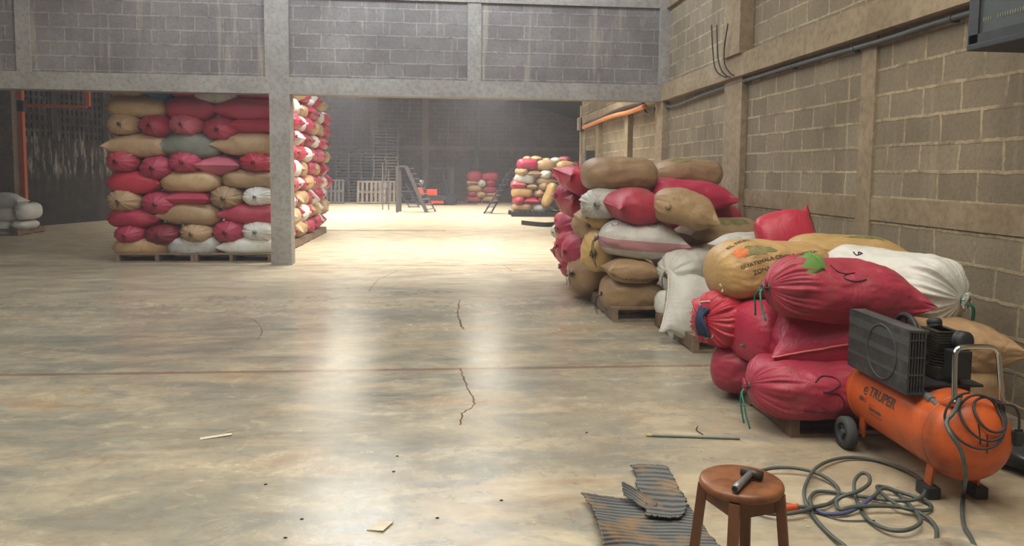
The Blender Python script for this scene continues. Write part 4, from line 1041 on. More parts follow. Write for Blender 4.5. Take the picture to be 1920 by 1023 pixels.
h2('red', 1478, 488, 5.35, 0.7, 0.4, 0.3, 'fold', 'fold', 0, 0, 0, 'red sack in the core of near heap under the printed tan one', res=(24, 30))
# green rag
from mathutils import Euler
bm = bmesh.new(); q = topred[0].location + Euler(topred[0].rotation_euler).to_matrix() @ topred[1].P(-0.50, pi / 2 + 0.35) + Vector((0, 0, 0.012)); n = 14; vs = []
rnd = random.Random(4)
for i in range(n + 1):
    row = []
    for j in range(n + 1):
        u_, v_ = i / n - .5, j / n - .5
        x = u_ * 0.22 + 0.01 * sin(7 * v_); y = v_ * 0.16 + 0.03 * u_
        z = 0.02 * abs(sin(11 * u_ + 4 * v_)) + 0.015 * noise.noise(Vector((u_ * 6, v_ * 6, 1))) - 0.25 * max(0, -v_ - .1) ** 1.3 - 0.4 * u_ * u_
        row.append(bm.verts.new((x, y, z)))
    vs.append(row)
for i in range(n):
    for j in range(n): bm.faces.new((vs[i][j], vs[i + 1][j], vs[i + 1][j + 1], vs[i][j + 1]))
o = link('green_cloth', bm, M['rag'], None, True); o.location = q + Vector((0, 0, 0.005)); so = o.modifiers.new('t', 'SOLIDIFY'); so.thickness = 0.004
tag(o, 'crumpled green rag lying on the topmost red sack', 'cloth')

# ------------------------------------------------------------------ compressor
TA, TB, TR = Vector((2.345, 3.72, 0)), Vector((2.31, 3.03, 0)), 0.19
TZ = TR + 0.11
d = (TB - TA); TL = d.length; d.normalize(); nrm = Vector((d.y, -d.x, 0))   # nrm points to the aisle (west)
if nrm.x > 0: nrm = -nrm
root = empty('air_compressor', (TA + TB) / 2); tag(root, 'orange air compressor with black fan guard and chrome handle, beside near heap', 'air compressor')
root.rotation_euler = (0, 0, atan2(d.y, d.x))
# local frame: +X along the tank towards the chrome handle end, local Y across, Z up
sy = 1.0 if (Matrix.Rotation(atan2(d.y, d.x), 3, 'Z') @ Vector((0, 1, 0))).x < 0 else -1.0   # sy*Y = towards the aisle
hl = TL / 2
bm = bmesh.new(); prof = []
for k in range(13):
    a = pi / 2 * k / 12; prof.append((max(TR * sin(a), 0.001), -hl - TR * 0.72 * cos(a)))
prof += [(TR * 1.0, -hl * 0.6), (TR, 0), (TR, hl * 0.35)]
for k in range(13):
    a = pi / 2 * (1 - k / 12); prof.append((max(TR * sin(a), 0.001), hl + TR * 0.72 * cos(a)))
lathe(bm, prof, 64, axis_m((1, 0, 0)), (0, 0, TZ)); tank = link('tank', bm, M['orange'], root, True)
for x in (hl - 0.02, -hl + 0.0):
    bm = bmesh.new(); lathe(bm, [(TR, x - .006), (TR + 0.003, x - .003), (TR + 0.003, x + .003), (TR, x + .006)], 64, axis_m((1, 0, 0)), (0, 0, TZ)); link('weld_seam', bm, M['orange'], tank, True)
def tankmap(x0, ang0):
    # text on the aisle flank: x runs towards the handle end
    def fn(x, y):
        a = ang0 + y / TR
        return Vector((x0 + x, sy * cos(a) * (TR + 0.002), TZ + sin(a) * (TR + 0.002)))
    return fn
text_part('TRUPER', 0.066, tankmap(-0.03, radians(13)), M['print_dark'], tank, 'lettering', 0.0015, 0.03)
text_part('lubricado', 0.03, tankmap(-0.07, radians(-8)), M['print_dark'], tank, 'lettering', 0.001, 0.03)
text_part('compresor', 0.013, tankmap(-0.10, radians(0)), M['print_dark'], tank, 'lettering', 0.0, 0.03)
text_part('300 L', 0.03, tankmap(-0.19, radians(0)), M['print_dark'], tank, 'lettering', 0.001, 0.03)
bm = bmesh.new(); f_ = tankmap(-0.175, radians(17))
for r1_ in (0.017,):
    tube(bm, [f_(r1_ * cos(a), r1_ * sin(a)) for a in [0.7 + k * 0.28 for k in range(18)]], 0.003, 5)
tube(bm, [f_(-0.02, 0), f_(0.014, 0)], 0.003, 5); link('emblem', bm, M['print_dark'], tank)
bm = bmesh.new(); tube(bm, [tankmap(-0.13, radians(-13))(0, 0), tankmap(-0.01, radians(-13))(0, 0)], 0.0015, 5); link('underline', bm, M['print_dark'], tank)
f2 = lambda y_, z_: Vector((hl + TR * 0.72 * sqrt(max(0, 1 - (y_ * y_ + z_ * z_) / TR ** 2)) + 0.001, sy * y_, TZ + z_))
bm = bmesh.new(); tube(bm, [f2(0.03, 0.10 - 0.02 * k) for k in range(5)], 0.003, 5); tube(bm, [f2(0.0, 0.06 - 0.02 * k) for k in range(5)], 0.0025, 5); link('scratch', bm, M['black'], tank)
# wheels at the far end, feet at the near end
for s_ in (1, -1):
    bm = bmesh.new(); yw = s_ * (TR - 0.02); R_ = 0.085
    lathe(bm, [(R_ * 0.62, -0.025), (R_ * 0.95, -0.025), (R_, -0.015), (R_, 0.015), (R_ * 0.95, 0.025), (R_ * 0.62, 0.025), (R_ * 0.58, 0.0), (R_ * 0.62, -0.025)], 36, axis_m((0, 1, 0)), (-hl + 0.02, yw + s_ * 0.03, R_), False); w_ = link('wheel', bm, M['tyre'], root, True)
    bm = bmesh.new()
    lathe(bm, [(0.016, -0.028), (0.02, 0.0), (0.016, 0.028)], 16, axis_m((0, 1, 0)), (-hl + 0.02, yw + s_ * 0.03, R_))
    for k in range(5):
        a = 2 * pi * k / 5; bar(bm, (-hl + 0.02, yw + s_ * 0.03, R_), (-hl + 0.02 + R_ * 0.66 * cos(a), yw + s_ * 0.03, R_ + R_ * 0.66 * sin(a)), 0.03, 0.018, (0, 1, 0))
    link('wheel_hub', bm, M['tyre'], w_)
    bm = bmesh.new(); bar(bm, (-hl + 0.05, s_ * (TR - 0.06), 0.085), (-hl + 0.1, s_ * (TR - 0.035), 0.21), 0.05, 0.01, (0, 1, 0)); link('wheel_bracket', bm, M['orange'], root)
    bm = bmesh.new(); bar(bm, (hl - 0.08, s_ * 0.11, 0.05), (hl - 0.08, s_ * 0.10, TZ - 0.14), 0.05, 0.012, (0, 1, 0)); ft = link('foot_bracket', bm, M['orange'], root)
    bm = bmesh.new(); box(bm, hl - 0.13, s_ * 0.11 - 0.03, 0.0, hl - 0.03, s_ * 0.11 + 0.03, 0.055, 0.008); link('rubber_foot', bm, M['rubber'], ft)
bm = bmesh.new(); tube(bm, [(-hl + 0.02, -TR, 0.085), (-hl + 0.02, TR, 0.085)], 0.01, 8); link('axle', bm, M['steel'], root)
# base plate and fan guard
TOP = TZ + TR
bm = bmesh.new(); box(bm, -hl - 0.02, -0.17, TOP, hl - 0.12, 0.15, TOP + 0.012, 0.002)
for x in (-hl + 0.05, hl - 0.2): box(bm, x, -0.15, TOP - 0.06, x + 0.02, 0.13, TOP)
link('base_plate', bm, M['black'], root)
gx0, gx1, gz0, gz1 = -hl + 0.03, hl - 0.11, TOP - 0.035, TOP + 0.265
ya, yb = (0.135, 0.215)
y0_, y1_ = (ya, yb) if sy > 0 else (-yb, -ya); yf = yb * sy
bm = bmesh.new(); box(bm, gx0, y0_, gz0, gx0 + 0.012, y1_, gz1, 0.003); box(bm, gx0, y0_, gz1 - 0.012, gx1, y1_, gz1, 0.003); box(bm, gx0, y0_, gz0, gx1, y1_, gz0 + 0.012, 0.003)
yin = ya * sy
box(bm, gx0, min(yin, yin + .008 * sy), gz0, gx1, max(yin, yin + .008 * sy), gz1)
for z in (gz0 + 0.09, gz0 + 0.17, gz0 + 0.25): box(bm, gx1 - 0.01, y0_, z, gx1, y1_, z + 0.006)
for k in range(6): y_ = y0_ + (y1_ - y0_) * (k + 0.5) / 6; box(bm, gx1 - 0.008, y_ - 0.002, gz0, gx1, y_ + 0.002, gz1)
guard = link('fan_guard', bm, M['smoke'], root)
bm = bmesh.new(); w_ = (gx1 - gx0); nf = 44
yA, yB = min(yf, yf - .006 * sy), max(yf, yf - .006 * sy)
for k in range(nf): x = gx0 + w_ * k / nf; box(bm, x, yA, gz0, x + w_ / nf * 0.78, yB, gz1)
link('front_grille', bm, M['smoke'], guard)
bm = bmesh.new()
for k in range(1, 4): box(bm, gx0, yA - .001, gz0 + 0.075 * k, gx1, yB + .001, gz0 + 0.087 * k + 0.004)
cfx, cfz = (gx0 + gx1) / 2 + 0.05, (gz0 + gz1) / 2
tube(bm, [(cfx + 0.13 * cos(a), yf + 0.002 * sy, cfz + 0.13 * sin(a)) for a in [2 * pi * k / 40 for k in range(40)]], 0.004, 6, True); link('grille_rails', bm, M['tyre'], guard)
bm = bmesh.new()
for k in range(5):
    a = 2 * pi * k / 5 + 0.5; bar(bm, (cfx, yf - .03 * sy, cfz), (cfx + 0.11 * cos(a), yf - 0.03 * sy, cfz + 0.12 * sin(a)), 0.05, 0.006, (0, 1, 0.4))
link('fan_blade', bm, M['steel'], root)
# motor and pump
cy_ = -0.03 * sy
bm = bmesh.new(); lathe(bm, [(0.05, -0.12), (0.068, -0.11), (0.07, 0.09), (0.05, 0.12)], 24, axis_m((0, 1, 0)), (-0.15, cy_, TOP + 0.085))
for k in range(12): a = 2 * pi * k / 12; obox(bm, (-0.15 + 0.07 * cos(a), cy_, TOP + 0.085 + 0.07 * sin(a)), 0.016, 0.18, 0.004, rotm('Y', -a))
link('motor', bm, M['black'], root)
bm = bmesh.new(); px_ = 0.10
box(bm, px_ - 0.06, cy_ - 0.06, TOP + 0.012, px_ + 0.06, cy_ + 0.06, TOP + 0.075, 0.012)
for k in range(5): z = TOP + 0.078 + k * 0.014; lathe(bm, [(0.055, z), (0.062, z + 0.003), (0.062, z + 0.006), (0.05, z + 0.009)], 24, None, (px_, cy_, 0))
link('crankcase', bm, M['iron'], root)
for sx in (-1, 1):
    bm = bmesh.new(); mt = rotm('Y', sx * 0.0)
    cx_ = px_ + sx * 0.0; 
    if sx > 0: continue
    for k in range(9): obox(bm, (px_ - 0.02 + 0.0, cy_, TOP + 0.145 + k * 0.0115), 0.17 - abs(k - 4) * 0.008, 0.12, 0.006, rotm('Y', 0.0), 0.0)
    obox(bm, (px_ - 0.02, cy_, TOP + 0.19), 0.13, 0.09, 0.10, rotm('Y', 0.0), 0.01)
    link('cylinder_head', bm, M['iron'], root)
for (c_, dirn, rr, ll) in (((px_ + 0.055, cy_ - 0.03 * sy, TOP + 0.205), (1, -0.2 * sy, 0.05), 0.046, 0.05), ((px_ - 0.10, cy_ - 0.02 * sy, TOP + 0.225), (-0.3, 0, 1), 0.034, 0.04)):
    bm = bmesh.new(); lathe(bm, [(rr * 0.4, 0), (rr, 0.012), (rr, ll * 0.4), (rr * 0.9, ll * 0.45), (rr, ll * 0.55), (rr, ll), (rr * 0.7, ll + 0.01)], 28, axis_m(dirn), c_); link('air_filter', bm, M['black'], root, True)
bm = bmesh.new(); cw = (px_ - 0.16, cy_ + 0.09 * sy, TOP + 0.15)
tube(bm, [(cw[0] + 0.11 * cos(a), cw[1], cw[2] + 0.13 * sin(a)) for a in [2 * pi * k / 32 for k in range(32)]], 0.013, 8, True)
for a in (0.4, 1.65, 2.9, 4.15, 5.4): bar(bm, cw, (cw[0] + 0.11 * cos(a), cw[1], cw[2] + 0.13 * sin(a)), 0.02, 0.01, (0, 1, 0))
link('flywheel', bm, M['black'], root)
bm = bmesh.new(); tube(bm, spline([(px_ - 0.02, cy_ + 0.065 * sy, TOP + 0.21), (px_ + 0.0, cy_ + 0.13 * sy, TOP + 0.21), (px_ + 0.01, cy_ + 0.135 * sy, TOP + 0.16), (px_ + 0.01, cy_ + 0.13 * sy, TOP + 0.06), (px_ + 0.03, cy_ + 0.1 * sy, TOP + 0.0)], 5), 0.011, 10); link('discharge_pipe', bm, M['smoke'], root, True)
bm = bmesh.new(); tube(bm, spline([(px_ - 0.02, cy_ + 0.065 * sy, TOP + 0.22), (px_ + 0.0, cy_ + 0.13 * sy, TOP + 0.22), (px_ + 0.008, cy_ + 0.138 * sy, TOP + 0.17)], 4), 0.016, 10); link('elbow_fitting', bm, M['brass'], root, True)
bm = bmesh.new(); box(bm, px_ + 0.07, cy_ - 0.04, TOP + 0.04, px_ + 0.14, cy_ + 0.05, TOP + 0.17, 0.008); link('pressure_switch', bm, M['black'], root)
bm = bmesh.new(); tube(bm, [(hl - 0.17, 0.11 * sy, TOP - 0.03), (hl - 0.02, 0.12 * sy, TOP - 0.055)], 0.014, 10); tube(bm, [(hl - 0.11, 0.113 * sy, TOP - 0.04), (hl - 0.07, 0.118 * sy, TOP - 0.047)], 0.021, 10); link('outlet_pipe', bm, M['steel'], root)
# handle tubes and chrome handle
hx = hl + 0.04
for y_ in (-0.107, 0.107):
    bm = bmesh.new(); tube(bm, [(hx - 0.16, y_, TOP - 0.06 - 0.02), (hx + 0.03, y_, TOP - 0.012)], 0.015, 12); link('handle_socket', bm, M['orange'], root)
bm = bmesh.new(); hp = [(hx + 0.03, -0.107, TOP - 0.01), (hx + 0.02, -0.105, TOP + 0.02), (hx - 0.0, -0.098, TOP + 0.17), (hx - 0.005, -0.09, TOP + 0.205), (hx - 0.008, -0.06, TOP + 0.222), (hx - 0.008, 0.06, TOP + 0.222), (hx - 0.005, 0.09, TOP + 0.205), (hx, 0.098, TOP + 0.17), (hx + 0.02, 0.105, TOP + 0.02), (hx + 0.03, 0.107, TOP - 0.01)]
tube(bm, spline(hp, 6), 0.0115, 12); link('handle', bm, M['chrome'], root, True)
# cord looped over the handle sockets, with plug
bm = bmesh.new(); rnd = random.Random(3)
pts = []
def dome_x(y_, z_): return hl + TR * 0.72 * sqrt(max(0.0, 1 - (y_ * y_ + (z_ - TZ) ** 2) / TR ** 2))
for k in range(49):
    a = pi / 2 + 2 * pi * k / 16; lp = k / 16
    R1 = 0.118 - 0.022 * lp; cy0 = (0.045 - 0.035 * lp) * sy; cz0 = TOP - 0.085 + 0.012 * lp
    y_, z_ = cy0 + R1 * cos(a), cz0 + R1 * sin(a) * 1.0
    pts.append((max(dome_x(y_, z_) + 0.012, hx + 0.03) + 0.007 * (lp % 1), y_, z_))
pts += [(hx + 0.045, -0.08 * sy, TOP - 0.01), (hx + 0.05, -0.14 * sy, TOP - 0.02), (hx + 0.05, -0.165 * sy, TOP - 0.06), (hx + 0.05, -0.17 * sy, TOP - 0.12)]
tube(bm, spline(pts, 4), 0.0055, 8); cord = link('power_cord', bm, M['cable'], root, True)
bm = bmesh.new(); obox(bm, (hx + 0.05, -0.17 * sy, TOP - 0.16), 0.03, 0.06, 0.075, rotm('X', 0), 0.012); link('plug', bm, M['rubber'], cord)

# ------------------------------------------------------------------ hoses
bm = bmesh.new()
HP = [(1464, 948), (1500, 952), (1540, 944), (1570, 930), (1572, 915), (1555, 895), (1520, 878), (1480, 874), (1440, 879), (1425, 884)]
def floorpts(pp, z=0.012): return [gz(x, y, z if not isinstance(z, (list, tuple)) else z[i]) for i, (x, y) in enumerate(pp)]
loops = [(1420, 884), (1450, 877), (1490, 877), (1530, 886), (1560, 903), (1573, 920), (1567, 935), (1545, 947), (1510, 950), (1480, 946), (1440, 936), (1420, 925), (1400, 930), (1405, 950), (1440, 962), (1480, 962),
         (1520, 952), (1518, 935), (1530, 922), (1560, 922), (1610, 930), (1680, 938), (1720, 935), (1735, 920), (1728, 900), (1700, 882), (1650, 864), (1600, 857), (1560, 862), (1530, 877), (1512, 905), (1508, 930), (1518, 955), (1535, 980), (1560, 1005), (1580, 1020), (1600, 1040), (1640, 1060), (1690, 1060), (1740, 1040), (1757, 1000), (1745, 975), (1710, 955), (1660, 948), (1600, 950), (1575, 955),
         (1568, 940), (1580, 930), (1610, 920), (1630, 905), (1628, 890), (1615, 887), (1603, 900), (1602, 920), (1612, 950), (1630, 975), (1665, 992), (1700, 993), (1725, 980), (1722, 965), (1700, 940), (1675, 918), (1650, 911), (1645, 914), (1660, 930), (1690, 950), (1720, 956), (1742, 955), (1744, 945), (1720, 933), (1680, 920), (1655, 915), (1640, 928), (1610, 950), (1580, 962), (1545, 962), (1525, 952)]
zs = [0.012 + 0.022 * (0.5 + 0.5 * sin(i * 0.9)) for i in range(len(loops))]
for i in range(46, 54): zs[i] = 0.03 + 0.05 * sin(pi * (i - 46) / 8)
P_ = spline(floorpts(loops, zs), 5)
tube(bm, P_, 0.0085, 8)
hose = link('air_hose', bm, M['hose'], None, True); tag(hose, 'grey green rubber hose tangled in loops on the floor beside the stool', 'hose')
bm = bmesh.new(); tube(bm, [p_ + Vector((0, 0, 0.0006)) for p_ in P_[-20:]], 0.0092, 8); link('blue_taped_length', bm, M['hose_blue'], hose, True)
bm = bmesh.new(); a_, b_ = gz(1463, 953, 0.03), gz(1497, 949, 0.03); tube(bm, [a_, a_.lerp(b_, .25), a_.lerp(b_, .3), b_], [0.012, 0.012, 0.015, 0.013], 10)
c_ = link('hose_coupling', bm, simple('orange_coupling', (212, 92, 54), 0.5), hose)
bm = bmesh.new(); tube(bm, spline([gz(1497, 949, 0.03), gz(1520, 951, 0.02), gz(1545, 946, .02)], 4), 0.0085, 8); tube(bm, spline([gz(1463, 953, 0.02), gz(1500, 955, .008), gz(1540, 963, .006), gz(1580, 975, .006), gz(1640, 975, .006)], 4), 0.003, 6)
link('hose_end', bm, M['hose'], hose, True)
# cable hanging from the compressor and crossing the floor
bm = bmesh.new()
cp = [gy(1802, 740, 3.0), gy(1790, 770, 2.86), gy(1775, 790, 2.84), gy(1782, 812, 2.79), gy(1800, 840, 2.76), gy(1808, 870, 2.75), gy(1810, 900, 2.78)]
cp += [gz(1806, 928, .012), gz(1804, 955, .012), gz(1808, 985, .012), gz(1822, 1010, .012), gz(1835, 1040, .012)]
tube(bm, spline(cp, 6), 0.0085, 8); tag(link('rubber_cable', bm, M['hose'], None, True), 'dark cable hanging from the compressor tank down onto the floor', 'cable')

# ------------------------------------------------------------------ stool with pipe fitting
SZ = 0.43; q = gz(1390, 897, SZ); r = empty('wooden_stool', (q.x, q.y, 0), 0.25); tag(r, 'low round wooden stool with four splayed legs beside the rubber mats', 'stool')
SR = 0.138
bm = bmesh.new(); lathe(bm, [(0.001, SZ), (SR * 0.6, SZ), (SR - 0.012, SZ - 0.001), (SR - 0.003, SZ - 0.006), (SR, SZ - 0.014), (SR, SZ - 0.022), (SR - 0.004, SZ - 0.03), (SR - 0.014, SZ - 0.034), (0.001, SZ - 0.034)], 64); link('seat', bm, M['wood_seat'], r, True)
lg = []
for k in range(4):
    a = pi / 4 + pi / 2 * k; ca, sa = cos(a), sin(a)
    bm = bmesh.new(); bar(bm, (0.125 * ca, 0.125 * sa, SZ - 0.034), (0.165 * ca, 0.165 * sa, 0), 0.034, 0.030, (ca, sa, 0)); link('leg', bm, M['wood_leg'], r)
    b2 = a + pi / 2; A_, B_ = Vector((0.118 * ca, 0.118 * sa, SZ - 0.062)), Vector((0.118 * cos(b2), 0.118 * sin(b2), SZ - 0.062))
    bm = bmesh.new(); bar(bm, A_, B_, 0.014, 0.055); link('apron', bm, M['wood_leg'], r)
q1, q2 = gz(1378, 916, SZ + 0.015), gz(1408, 887, SZ + 0.018)
r = empty('pipe_fitting', q1); tag(r, 'steel pipe tee lying on the seat of the wooden stool', 'pipe fitting')
bm = bmesh.new(); dd = (q2 - q1); tube(bm, [Vector((0, 0, 0)), dd * 0.25, dd * 0.3, dd], [0.0125, 0.0125, 0.0115, 0.0115], 16); link('pipe', bm, M['steel'], r, True)
bm = bmesh.new(); tube(bm, [dd * -0.012, dd * 0.001], 0.0095, 14); link('bore', bm, M['black'], r)
sdir = Vector((dd.y, -dd.x, 0)).normalized(); bm = bmesh.new(); tube(bm, [dd + sdir * -0.032, dd + sdir * 0.038], 0.0155, 16); link('tee_head', bm, M['iron'], r, True)
# rod
q1, q2 = gz(1212, 815, .009), gz(1387, 821, .009); bm = bmesh.new(); tube(bm, [q1.lerp(q2, .06), q2], 0.0085, 10); o = link('metal_rod', bm, M['rod']); tag(o, 'grey rod with a bare pale tip lying on the open floor', 'rod')
bm = bmesh.new(); tube(bm, [q1, q1.lerp(q2, .06)], 0.0082, 10); link('pale_tip', bm, M['straw'], o)
bm = bmesh.new(); tube(bm, spline([gz(1308, 799, .004), gz(1306, 806, .004), gz(1318, 814, .004)], 5), 0.0025, 6); tag(link('wire_scrap', bm, M['rebar']), 'bent scrap of rusty wire just behind the grey rod', 'wire')

# ------------------------------------------------------------------ rubber mats
def matsheet(name, rows, label, uvk=1.0):
    # rows: list of rows of (px, py, z)
    W_ = [[gz(x, y, z) for (x, y, z) in row] for row in rows]
    nr, ncol = len(W_), len(W_[0]); sub = 14; G_ = []
    cols = [spline([W_[i][j] for i in range(nr)], sub) for j in range(ncol)]
    for i in range(len(cols[0])): G_.append(spline([cols[j][i] for j in range(ncol)], sub))
    rnd = random.Random(len(label)); bm = bmesh.new(); uv = bm.loops.layers.uv.new('UVMap'); V = []
    I, J = len(G_), len(G_[0])
    for i in range(I):
        row = []
        for j in range(J):
            p_ = G_[i][j].copy()
            if i in (0, I - 1): p_.y += rnd.uniform(-.006, .006)
            if j in (0, J - 1): p_.x += rnd.uniform(-.006, .006)
            rib = 0.0016 * (0.5 + 0.5 * cos(2 * pi * i / I * 22))
            p_.z += rib; row.append(bm.verts.new(p_))
        V.append(row)
    for i in range(I - 1):
        for j in range(J - 1):
            f = bm.faces.new((V[i][j], V[i][j + 1], V[i + 1][j + 1], V[i + 1][j]))
            for l, (a, b) in zip(f.loops, ((i, j), (i, j + 1), (i + 1, j + 1), (i + 1, j))): l[uv].uv = (b / J, a / I * 0.7 * uvk)
    o = link(name, bm, M['mat'], None, True); so = o.modifiers.new('t', 'SOLIDIFY'); so.thickness = 0.006; so.offset = 1
    tag(o, label, 'rubber mat'); return o
matsheet('rubber_mat', [
 [(1090, 922, 0.05), (1150, 932, 0.015), (1200, 936, 0.006), (1262, 940, 0.006), (1290, 946, 0.006)],
 [(1112, 952, 0.035), (1155, 956, 0.012), (1210, 960, 0.006), (1270, 962, 0.006), (1308, 968, 0.006)],
 [(1122, 978, 0.075), (1165, 985, 0.03), (1220, 990, 0.006), (1275, 990, 0.006), (1325, 995, 0.006)],
 [(1132, 1020, 0.07), (1172, 1016, 0.025), (1225, 1020, 0.006), (1290, 1022, 0.006), (1350, 1024, 0.006)],
 [(1128, 1065, 0.02), (1175, 1062, 0.01), (1230, 1062, 0.006), (1300, 1062, 0.006), (1372, 1060, 0.006)]],
 'large ribbed dark rubber mat with rusty patches and a curled edge, beside the stool')
matsheet('rubber_mat', [
 [(1184, 872, 0.03), (1205, 870, 0.018), (1230, 871, 0.018), (1250, 873, 0.018)],
 [(1194, 890, 0.02), (1212, 889, 0.018), (1240, 890, 0.018), (1262, 893, 0.018)],
 [(1193, 905, 0.02), (1222, 907, 0.02), (1248, 908, 0.018), (1272, 915, 0.018)],
 [(1205, 925, 0.035), (1228, 928, 0.022), (1258, 930, 0.018), (1285, 932, 0.018)],
 [(1212, 950, 0.03), (1235, 952, 0.024), (1262, 955, 0.022), (1286, 953, 0.022)],
 [(1210, 964, 0.028), (1232, 967, 0.026), (1255, 969, 0.025), (1276, 968, 0.025)]],
 'torn rusty rubber mat piece lying across the large mat', 0.6)
bm = bmesh.new(); 
FL = [[(1168, 903, 0.085), (1190, 915, 0.06), (1215, 930, 0.035), (1232, 944, 0.026)], [(1168, 928, 0.045), (1188, 938, 0.035), (1205, 950, 0.03), (1228, 948, 0.028)]]
matsheet('rubber_mat_scrap', FL, 'small raised flap of rubber mat between the two larger pieces', 0.3)
# board at the bottom corner
a_, b_, c_, d_ = gz(1480, 1030, 0.03), gz(1792, 1006, 0.03), gz(1832, 1023, 0.03), gz(1835, 1150, 0.03)
bm = bmesh.new(); vv = [(a_.x, a_.y), (b_.x, b_.y), (c_.x, c_.y), (d_.x, d_.y), (a_.x, d_.y - 0.05)]
lo = [bm.verts.new((x, y, 0.0)) for x, y in vv]; hi = [bm.verts.new((x, y, 0.03)) for x, y in vv]
bm.faces.new(lo[::-1]); bm.faces.new(hi)
for k in range(5): bm.faces.new((lo[k], lo[(k + 1) % 5], hi[(k + 1) % 5], hi[k]))
tag(link('painted_board', bm, M['peel']), 'wooden board with peeling pale paint at the corner below the hose', 'board')
# black plastic beside the tank
bm = bmesh.new(); q = gz(1915, 880); 
for i, (dx, dy, dz, r_) in enumerate(((0, 0, 0.07, 0.16), (0.18, -0.12, 0.05, 0.14), (0.05, 0.2, 0.06, 0.15))):
    g = bmesh.ops.create_icosphere(bm, subdivisions=4, radius=r_)
    for v in g['verts']:
        n_ = noise.noise(v.co * 9 + Vector((i * 5, 0, 0))); v.co = v.co * (1 + 0.35 * n_); v.co.z *= 0.45; v.co += Vector((q.x + dx + 0.05, q.y + dy, dz)); v.co.z = max(v.co.z, 0.004)
tag(link('plastic_bag', bm, M['bag_black'], None, True), 'crumpled black plastic bag on the floor behind the tank end', 'plastic bag')
# litter
def scrap(px, py, w, h, a, lab, m_='paper', nm='paper_scrap'):
    bm = bmesh.new(); box(bm, -w / 2, -h / 2, 0, w / 2, h / 2, 0.003)
    for v in bm.verts: v.co.x += 0.15 * v.co.y; v.co.z += 0.004 * (v.co.x > 0)
    o = link(nm, bm, M[m_]); o.location = gz(px, py) + Vector((0, 0, 0.0005)); o.rotation_euler = (0, 0, a); tag(o, lab, 'scrap')
scrap(713, 987, 0.07, 0.085, -0.3, 'square pale paper scrap on the open floor')
scrap(405, 819, 0.16, 0.03, 0.35, 'long thin paper strip on the west part of the floor')
scrap(432, 810, 0.05, 0.006, 0.2, 'tiny straw beside the paper strip', 'straw', 'straw_bit')
for k, (x, y) in enumerate(((498, 908), (566, 973), (820, 971), (535, 1008), (738, 884), (940, 938), (1100, 811), (745, 855), (1485, 967), (1510, 975), (1515, 988), (1541, 852), (1456, 872))):
    bm = bmesh.new(); g = bmesh.ops.create_icosphere(bm, subdivisions=1, radius=0.006)
    for v in bm.verts: v.co.z = max(-0.002, v.co.z * 0.5); v.co.x *= 1.5
    o = link('crumb', bm, M['straw'] if k > 7 else M['rebar']); o.location = gz(x, y) + Vector((0, 0, 0.002))
    tag(o, ['dark crumb on the floor, west of the pale paper scrap', 'dark crumb on the floor beyond the foot of the paper strip', 'dark crumb between the paper scrap and the rubber mats', 'dark crumb at the near edge of floor, west of paper scrap', 'dark crumb in mid floor beyond the pale paper scrap', 'dark crumb west of the rubber mats', 'dark crumb between the grey rod and the long floor crack', 'dark crumb beside the end of the long floor crack', 'pale crumb just under the orange hose coupling', 'pale crumb between stool leg and the lowest hose loop', 'pale crumb inside the large hose loop, near stool', 'pale crumb between grey rod and compressor wheel', 'pale crumb behind the stool and in front of the rod'][k], 'crumb', 'pale crumbs' if k > 7 else 'dark crumbs')

# ------------------------------------------------------------------ wall fittings
XW = WX - 0.05
bm = bmesh.new()
cpts = [gx(x, y, XW) for x, y in ((1925, -8), (1819, 24), (1733, 50), (1660, 74), (1500, 119.5), (1430, 141), (1385, 155), (1320, 177), (1262, 199), (1240, 195), (1228, 198), (1225, 208), (1215, 213), (1208, 205), (1207, 196))]
sp = spline(cpts, 6); tube(bm, sp, 0.022, 12); cd = link('wall_conduit', bm, M['conduit'], None, True); tag(cd, 'long dark grey conduit running along the block wall under the beam', 'conduit')
for x, y in ((1602, 92), (1486, 124), (1785, 34), (1400, 150)):
    bm = bmesh.new(); c_ = gx(x, y, XW); tube(bm, [c_ + Vector((0, -.012, 0)), c_ + Vector((0, .012, 0))], 0.027, 12); box(bm, c_.x, c_.y - .012, c_.z - .03, WX + .01, c_.y + .012, c_.z + .03); link('clamp', bm, M['conduit'], cd)
bm = bmesh.new(); tube(bm, spline([gx(x, y, WX - 0.16) for x, y in ((1207, 194), (1180, 199), (1150, 209), (1125, 222), (1096, 232))], 6), 0.028, 10); tag(link('black_cable', bm, M['cable'], None, True), 'black cable running back from the conduit to the switch box', 'cable')
bm = bmesh.new(); tube(bm, spline([gx(x, y, WX - 0.16) for x, y in ((1209, 199), (1180, 210), (1150, 217), (1120, 228), (1094, 239))], 6), 0.042, 12); tag(link('orange_conduit', bm, M['orange_duct'], None, True), 'orange corrugated conduit below the black cable', 'conduit')
for k, pp in enumerate((((1334, 47), (1337, 100), (1341, 128), (1350, 140), (1362, 145)), ((1344, 47), (1346, 105), (1352, 130), (1362, 142), (1370, 145)), ((1365, 44), (1358, 90), (1359, 120), (1368, 136), (1376, 142)))):
    bm = bmesh.new(); P_ = spline([gx(x, y, WX - 0.145 - 0.03 * min(2, abs(i - 4))) for i, (x, y) in enumerate(pp)], 5); tube(bm, P_, 0.008, 8)
    tag(link('steel_rebar', bm, M['rebar'], None, True), ['bent rebar sticking up from the beam, the one farthest down the hall', 'bent rebar sticking up from the beam, middle one of three', 'bent rebar leaning apart from the other two'][k], 'rebar')
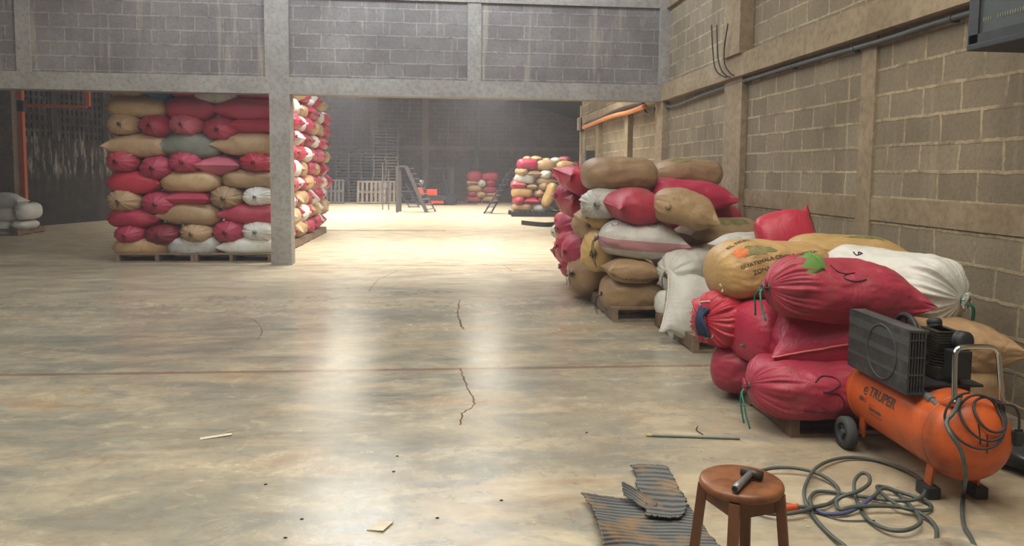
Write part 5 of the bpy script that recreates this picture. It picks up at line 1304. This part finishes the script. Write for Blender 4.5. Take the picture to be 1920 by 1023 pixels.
# vented box at the top
A_ = gx(1819, 96, 3.03)
y1b = A_.y; x0b = 3.03; z0b = A_.z
r = empty('vented_box', ((x0b + WX) / 2, y1b - 0.6, z0b)); tag(r, 'dark vented metal box mounted high on the block wall over the compressor', 'equipment box')
bm = bmesh.new(); hx_, hy_ = (WX - x0b) / 2, 0.6; box(bm, -hx_, -hy_, 0.03, hx_, hy_, 0.75, 0.004); link('cabinet', bm, M['box_green'], r)
bm = bmesh.new(); box(bm, -hx_ - 0.015, -hy_, 0.0, hx_, hy_ + 0.012, 0.035, 0.006); link('bottom_rail', bm, M['black'], r)
bm = bmesh.new(); box(bm, -hx_ - 0.012, hy_ - 0.07, 0.03, -hx_, hy_ + 0.01, 0.75); box(bm, -hx_ - 0.012, -hy_, 0.035, -hx_, hy_, 0.085); link('corner_frame', bm, M['black'], r)
bm = bmesh.new()
for z in (0.15, 0.33, 0.40):
    for k in range(30):
        y_ = hy_ - 0.10 - k * 0.018
        if k in (4, 5): continue
        box(bm, -hx_ - 0.003, y_ - 0.003, z, -hx_ + 0.01, y_ + 0.003, z + 0.022)
link('vent_slots', bm, M['slot'], r)
# orange gate frame in the far west opening
Yg = P0.y - 0.25
for (x0_, x1_, y0_, y1_, m_, nm, lab) in ((32, 45, 140, 440, 'gate_orange', 'gate_post', 'orange steel gate post before the stained wall'), (22, 33, 140, 440, 'truck_dark', 'gate_post', 'dark steel post beside the orange gate post')):
    a_, b_ = gy(x0_, 300, Yg), gy(x1_, 300, Yg); bm = bmesh.new(); box(bm, a_.x, Yg, 0, b_.x, Yg + 0.12, 3.35); o = link(nm, bm, M[m_]); tag(o, lab, 'post')
    if m_ == 'gate_orange':
        bm = bmesh.new(); z_ = gy(40, 198, Yg).z; box(bm, a_.x - .03, Yg - .02, z_ - 0.13, b_.x + .03, Yg + .14, z_ + 0.12); link('dark_bracket', bm, M['truck_dark'], o)
a_, b_ = gy(44, 197, Yg), gy(160, 199.5, Yg); bm = bmesh.new(); box(bm, a_.x, Yg + .02, a_.z - .035, b_.x, Yg + .1, a_.z + .03); o = link('gate_crossbar', bm, M['gate_orange']); tag(o, 'orange horizontal bar before the pierced block wall', 'bar')
bm = bmesh.new(); c_ = gy(162, 180, Yg); box(bm, c_.x - .04, Yg + .02, a_.z, c_.x + .05, Yg + .1, 3.35); link('hanger', bm, M['gate_orange'], o)
